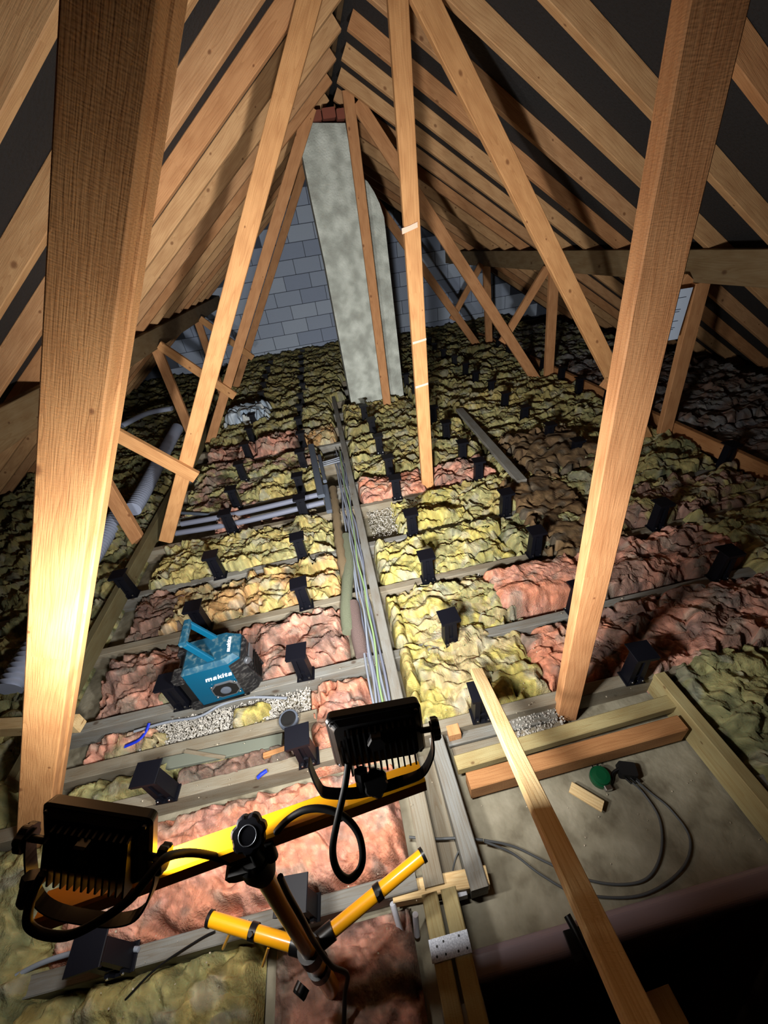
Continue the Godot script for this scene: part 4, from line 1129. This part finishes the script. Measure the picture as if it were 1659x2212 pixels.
func floodlight(at: Vector3, turn: Basis, label: String, bracket: Array, knob_side: int, gland: Vector3, power := 1.0, beam := 1.0) -> Node3D:
	var t := thing("floodlight", label, "work light", at, "floodlights on the stand")
	t.basis = turn.scaled_local(Vector3.ONE * 1.06)
	var st := begin()
	prism(st, round_rect(0.164, 0.116, 0.010), Vector3(0, 0, -0.020), Vector3.RIGHT, Vector3.UP, Vector3(0, 0, -0.015), Vector2.ONE, 0.97)
	prism(st, round_rect(0.164, 0.116, 0.010), Vector3(0, 0, -0.020), Vector3.RIGHT, Vector3.UP, Vector3(0, 0, 0.004), Vector2.ONE, 0.96)
	obj("bezel", st.commit(), M.black, t)
	st = begin()
	prism(st, round_rect(0.156, 0.108, 0.012), Vector3(0, 0, -0.016), Vector3.RIGHT, Vector3.UP, Vector3(0, 0, 0.009), Vector2.ONE, 0.88)
	obj("housing", st.commit(), M.black, t)
	for c in [[-1, 1], [1, 1], [-1, -1], [1, -1]]:
		st = begin()
		puck(st, circle(0.0035, 10), Vector3(c[0] * 0.072, c[1] * 0.048, -0.016), Vector3(0, 0, 1), 0.004)
		obj("bolt", st.commit(), M.alu, t)
	for k in 13:
		var x := -0.060 + k * 0.010
		var top := 0.040 if k > 0 else 0.018
		st = begin()
		prism(st, PackedVector2Array([Vector2(0.0, top), Vector2(0.010, top - 0.002), Vector2(0.019, -0.046), Vector2(0.0, -0.052)]), Vector3(x - 0.0015, 0, -0.006), Vector3(0, 0, 1), Vector3.UP, Vector3(0.003, 0, 0))
		obj("fin", st.commit(), M.black, t)
	st = begin()
	puck(st, circle(0.016, 6), Vector3(0.0, 0.020, 0.002), Vector3(0, 0, 1), 0.014, 0.9)
	obj("vent_nut", st.commit(), M.black, t)
	st = begin()
	puck(st, circle(0.0125, 6), Vector3(gland.x, gland.y + 0.016, gland.z), Vector3(0, -1, 0.35), 0.014, 0.95)
	puck(st, circle(0.011, 14), Vector3(gland.x, gland.y + 0.004, gland.z + 0.005), Vector3(0, -1, 0.35), 0.026, 0.6)
	obj("cable_gland", st.commit(), M.black, t)
	st = begin()
	box(st, Vector3(0, 0, -0.0355), Vector3(0.142, 0.094, 0.001), 0.0002)
	obj("lamp_glass", st.commit(), M.glass, t)
	# side pivots with star knobs
	for s in [-1, 1]:
		st = begin()
		tube(st, [Vector3(s * 0.075, 0.0, -0.012), Vector3(s * 0.098, 0.0, -0.012)], 0.005, 10)
		puck(st, lobed(0.019, 6), Vector3(s * 0.096, 0.0, -0.012), Vector3(s, 0, 0), 0.013, 0.85)
		if s == knob_side or knob_side == 0:
			obj("side_knob", st.commit(), M.black, t)
	st = begin()
	ribbon(st, smooth_path(bracket, 5), Vector3(0, 0, 0.018), 0.003)
	obj("bracket", st.commit(), M.black, t)
	var l := AreaLight3D.new()
	l.name = "lamp_light"
	l.area_size = Vector2(0.142, 0.094)
	l.light_energy = LAMP_ENERGY * power
	l.light_color = Color(0.99, 0.975, 0.95)
	l.shadow_enabled = true
	l.area_range = 14.0
	l.area_attenuation = 2.0
	l.position = Vector3(0, 0, -0.0375)
	t.add_child(l)
	# added spot light, lifts the far loft without overexposing the near floor
	var s2 := SpotLight3D.new()
	s2.name = "added_beam_light"
	s2.light_energy = ADDED_BEAM_ENERGY * beam
	s2.light_color = l.light_color
	s2.light_size = 0.05
	s2.spot_range = 14.0
	s2.spot_attenuation = 2.0
	s2.spot_angle = 52.0
	s2.spot_angle_attenuation = 1.0
	s2.shadow_enabled = true
	s2.position = Vector3(0, 0, -0.04)
	t.add_child(s2)
	s2.global_basis = Basis.looking_at(Vector3(0.06, -0.07, -1.0))
	return t

func stand() -> void:
	var top := Vector3(-0.306, 0.747, -0.256)
	var hub := Vector3(-0.334, 0.184, -0.194)
	var bl := Vector3(-0.626, 0.817, -0.245)
	var br := Vector3(0.016, 0.765, -0.317)
	var t := thing("light_stand", "yellow telescopic stand with a cross bar carrying both floodlights", "stand", hub)
	var o := -hub
	var ax := (hub - top).normalized()
	# cross bar: folded channel, a wide top face and a lip toward the camera
	var dirb := (br - bl).normalized()
	var st := begin()
	var upb := dirb.cross(Vector3(0.05, 0.35, 1).normalized()).normalized()
	if upb.y < 0.0:
		upb = -upb
	bar(st, bl + o, br + o, 0.030, 0.046, upb, 0.004)
	obj("cross_bar", st.commit(), M.yellow, t)
	st = begin()
	tube(st, [top + o - ax * 0.01, hub + o - ax * 0.05], 0.018, 20)
	obj("upper_tube", st.commit(), M.yellow, t)
	st = begin()
	tube(st, [hub + o - ax * 0.09, hub + o + ax * 0.30], 0.0215, 20)
	obj("lower_tube", st.commit(), M.yellow, t)
	st = begin()
	tube(st, [hub + o - ax * 0.10, hub + o - ax * 0.095, hub + o - ax * 0.05, hub + o - ax * 0.045], 0.027, 20)
	obj("collar", st.commit(), M.black, t)
	st = begin()
	tube(st, [hub + o + ax * 0.02, hub + o + ax * 0.06], 0.028, 20)
	obj("collar", st.commit(), M.black, t)
	st = begin()
	puck(st, lobed(0.018, 5), hub + o + Vector3(-0.035, -0.01, 0.03), Vector3(-0.6, 0.1, 0.8), 0.02)
	obj("clamp_knob", st.commit(), M.black, t)
	# black head cap where both cables enter
	st = begin()
	var cap := [top + o - ax * 0.03, top + o - ax * 0.022, top + o + ax * 0.01, top + o + ax * 0.045, top + o + ax * 0.052]
	tube(st, cap, func(_d: float, t2: float) -> float: return [0.020, 0.029, 0.030, 0.022, 0.0185][int(round(t2 * 4.0))], 20)
	box(st, top + o + Vector3(-0.022, 0.012, 0.002), Vector3(0.05, 0.036, 0.034), 0.008)
	obj("head_cap", st.commit(), M.blackrough, t)
	for g in [[Vector3(-0.276, 0.758, -0.255), Vector3(-0.271, 0.800, -0.266)], [Vector3(-0.324, 0.769, -0.255), Vector3(-0.339, 0.784, -0.255)], [Vector3(-0.291, 0.783, -0.249), Vector3(-0.291, 0.814, -0.253)]]:
		st = begin()
		tube(st, [g[0] + o, g[1] + o], func(_d: float, t2: float) -> float: return 0.011 - 0.003 * t2, 14)
		obj("strain_relief", st.commit(), M.blackrough, t)
	# big star knob on the bar over the post
	st = begin()
	var kc := Vector3(-0.296, 0.822, -0.278)
	puck(st, lobed(0.0295, 7, 0.14), kc + o, Vector3(0.12, 0.86, 0.5), 0.022, 0.86)
	var kb := obj("star_knob", st.commit(), M.plastic, t)
	st = begin()
	var ka := Vector3(0.12, 0.86, 0.5).normalized()
	var ku := ka.cross(Vector3.RIGHT).normalized()
	var kv := ka.cross(ku)
	var ring := []
	for i in 25:
		ring.append(kc + o + ka * 0.022 + (ku * cos(TAU * i / 24) + kv * sin(TAU * i / 24)) * 0.0145)
	tube(st, ring, 0.0011, 6)
	obj("knob_ring", st.commit(), M.alu, kb)
	st = begin()
	var kc2 := Vector3(-0.070, 0.824, -0.304)
	puck(st, lobed(0.0235, 6, 0.16), kc2 + o, Vector3(0.05, 0.86, 0.5), 0.022, 0.86)
	obj("star_knob", st.commit(), M.black, t)
	# legs
	var e1 := Vector3(-0.605, 0.224, -0.317)
	var e2 := Vector3(-0.022, 0.246, -0.323)
	var l1 := Vector3(-0.367, 0.215, -0.224)
	var l2 := Vector3(-0.296, 0.248, -0.223)
	for q in [[l1, e1, 0.5], [l2, e2, 0.52]]:
		var a: Vector3 = q[0] + o
		var b: Vector3 = q[1] + o
		st = begin()
		tube(st, [a, b], 0.0165, 18)
		var lg := obj("leg", st.commit(), M.yellow, t)
		var d := (b - a).normalized()
		var m := a.lerp(b, q[2])
		st = begin()
		tube(st, [m - d * 0.009, m + d * 0.009], 0.0195, 18)
		tube(st, [m + Vector3(0.0, 0.018, 0.006), m + Vector3(0.0, 0.030, 0.008)], 0.006, 8)
		obj("leg_clip", st.commit(), M.black, lg)
		st = begin()
		tube(st, [b - d * 0.004, b + d * 0.005], 0.0185, 18)
		obj("end_cap", st.commit(), M.black, lg)
		st = begin()
		tube(st, [a - d * 0.02, a + d * 0.022], 0.021, 18)
		obj("leg_socket", st.commit(), M.black, lg)
	for g in [[Vector3(-0.551, 0.215, -0.282), Vector3(-0.594, 0.142, -0.271)], [Vector3(-0.451, 0.202, -0.240), Vector3(-0.495, 0.106, -0.225)]]:
		st = begin()
		tube(st, [g[0] + o, g[1] + o], 0.004, 8)
		obj("leg_pin", st.commit(), M.yellow, t)
	# cables: looped leads from the head to each lamp, and one running down the post
	tag(tube_obj("power_lead", [Vector3(-0.107, 0.895, -0.314), Vector3(-0.119, 0.875, -0.288), Vector3(-0.139, 0.850, -0.254), Vector3(-0.156, 0.817, -0.226), Vector3(-0.156, 0.788, -0.206), Vector3(-0.142, 0.767, -0.196), Vector3(-0.122, 0.770, -0.203), Vector3(-0.112, 0.785, -0.218), Vector3(-0.114, 0.802, -0.243), Vector3(-0.132, 0.818, -0.265), Vector3(-0.162, 0.828, -0.280), Vector3(-0.198, 0.831, -0.286), Vector3(-0.233, 0.819, -0.282), Vector3(-0.259, 0.801, -0.273), Vector3(-0.274, 0.783, -0.264)], 0.006, M.rubber, null, 10, 7), "thick black cable looped from the stand head to the right floodlight", "cable", "floodlight leads")
	tag(tube_obj("power_lead", [Vector3(-0.552, 0.945, -0.250), Vector3(-0.563, 0.935, -0.238), Vector3(-0.571, 0.921, -0.222), Vector3(-0.571, 0.908, -0.207), Vector3(-0.553, 0.894, -0.196), Vector3(-0.518, 0.889, -0.189), Vector3(-0.473, 0.899, -0.193), Vector3(-0.429, 0.912, -0.204), Vector3(-0.401, 0.927, -0.219), Vector3(-0.387, 0.921, -0.238), Vector3(-0.379, 0.875, -0.254), Vector3(-0.364, 0.825, -0.260), Vector3(-0.339, 0.784, -0.255)], 0.006, M.rubber, null, 10, 7), "thick black cable hanging in a loop under the left floodlight", "cable", "floodlight leads")
	tag(tube_obj("power_lead", [Vector3(-0.276, 0.706, -0.238), Vector3(-0.282, 0.623, -0.228), Vector3(-0.280, 0.524, -0.208), Vector3(-0.297, 0.356, -0.201), Vector3(-0.290, 0.218, -0.177), Vector3(-0.271, 0.118, -0.167), Vector3(-0.293, 0.044, -0.141), Vector3(-0.316, -0.033, -0.089)], 0.006, M.rubber, null, 8, 7), "black cable running down along the yellow post to the floor", "cable", "floodlight leads")
	# lamps
	var bR := Basis.from_euler(Vector3(deg_to_rad(-14), deg_to_rad(-2), 0)) * Basis(Vector3(0, 0, 1), deg_to_rad(-2))
	var pR := Vector3(-0.052, 0.885, -0.336)
	var wl := func(p: Vector3, c: Vector3, b: Basis) -> Vector3: return b.inverse() * (p - c) / 1.06
	floodlight(pR, bR, "right floodlight with a finned black back, lit side facing away", [Vector3(0.094, 0.008, -0.012), Vector3(0.095, -0.035, -0.012), Vector3(0.088, -0.060, -0.006), Vector3(0.066, -0.082, 0.004), wl.call(Vector3(-0.030, 0.829, -0.292), pR, bR), wl.call(Vector3(-0.072, 0.825, -0.292), pR, bR), wl.call(Vector3(-0.115, 0.830, -0.293), pR, bR), wl.call(Vector3(-0.157, 0.843, -0.299), pR, bR), wl.call(Vector3(-0.167, 0.852, -0.307), pR, bR), wl.call(Vector3(-0.173, 0.870, -0.320), pR, bR), wl.call(Vector3(-0.176, 0.890, -0.334), pR, bR)], 1, Vector3(-0.036, -0.052, 0.012))
	var bL := Basis.from_euler(Vector3(deg_to_rad(-25), deg_to_rad(-9), 0)) * Basis(Vector3(0, 0, 1), deg_to_rad(-15))
	var pL := Vector3(-0.508, 0.923, -0.265)
	floodlight(pL, bL, "left floodlight, a black silhouette beside the glare on the yellow bar", [Vector3(-0.094, 0.008, -0.012), Vector3(-0.095, -0.035, -0.010), Vector3(-0.08, -0.085, -0.002), Vector3(-0.05, -0.1, 0.004), Vector3(0.0, -0.102, 0.006), Vector3(0.05, -0.1, 0.004), Vector3(0.08, -0.085, -0.002), Vector3(0.095, -0.035, -0.010), Vector3(0.094, 0.008, -0.012)], 0, Vector3(-0.07, -0.045, 0.012), 0.68, 0.22)

# ---------------------------------------------------------------- build
func _ready() -> void:
	rng.seed = 20240611
	camera_and_light()
	NA = noise(101, 1.0, 2)
	NB = noise(102, 1.0, 2)
	NC = noise(103, 1.0, 2)
	ND = noise(104, 1.0, 2)
	NE = noise(105, 1.0, 1)
	NF = noise(106, 1.0, 3)
	make_materials()
	M.kraft_v = M.kraft.duplicate()
	M.kraft_v.albedo_color = Color(1, 1, 1)
	M.kraft_v.vertex_color_use_as_albedo = true
	shell()
	roof_timbers()
	stand()
	joists()
	insulation()
	chimney()
	radio()
	legs()
	hatch()
	services()
	granules()
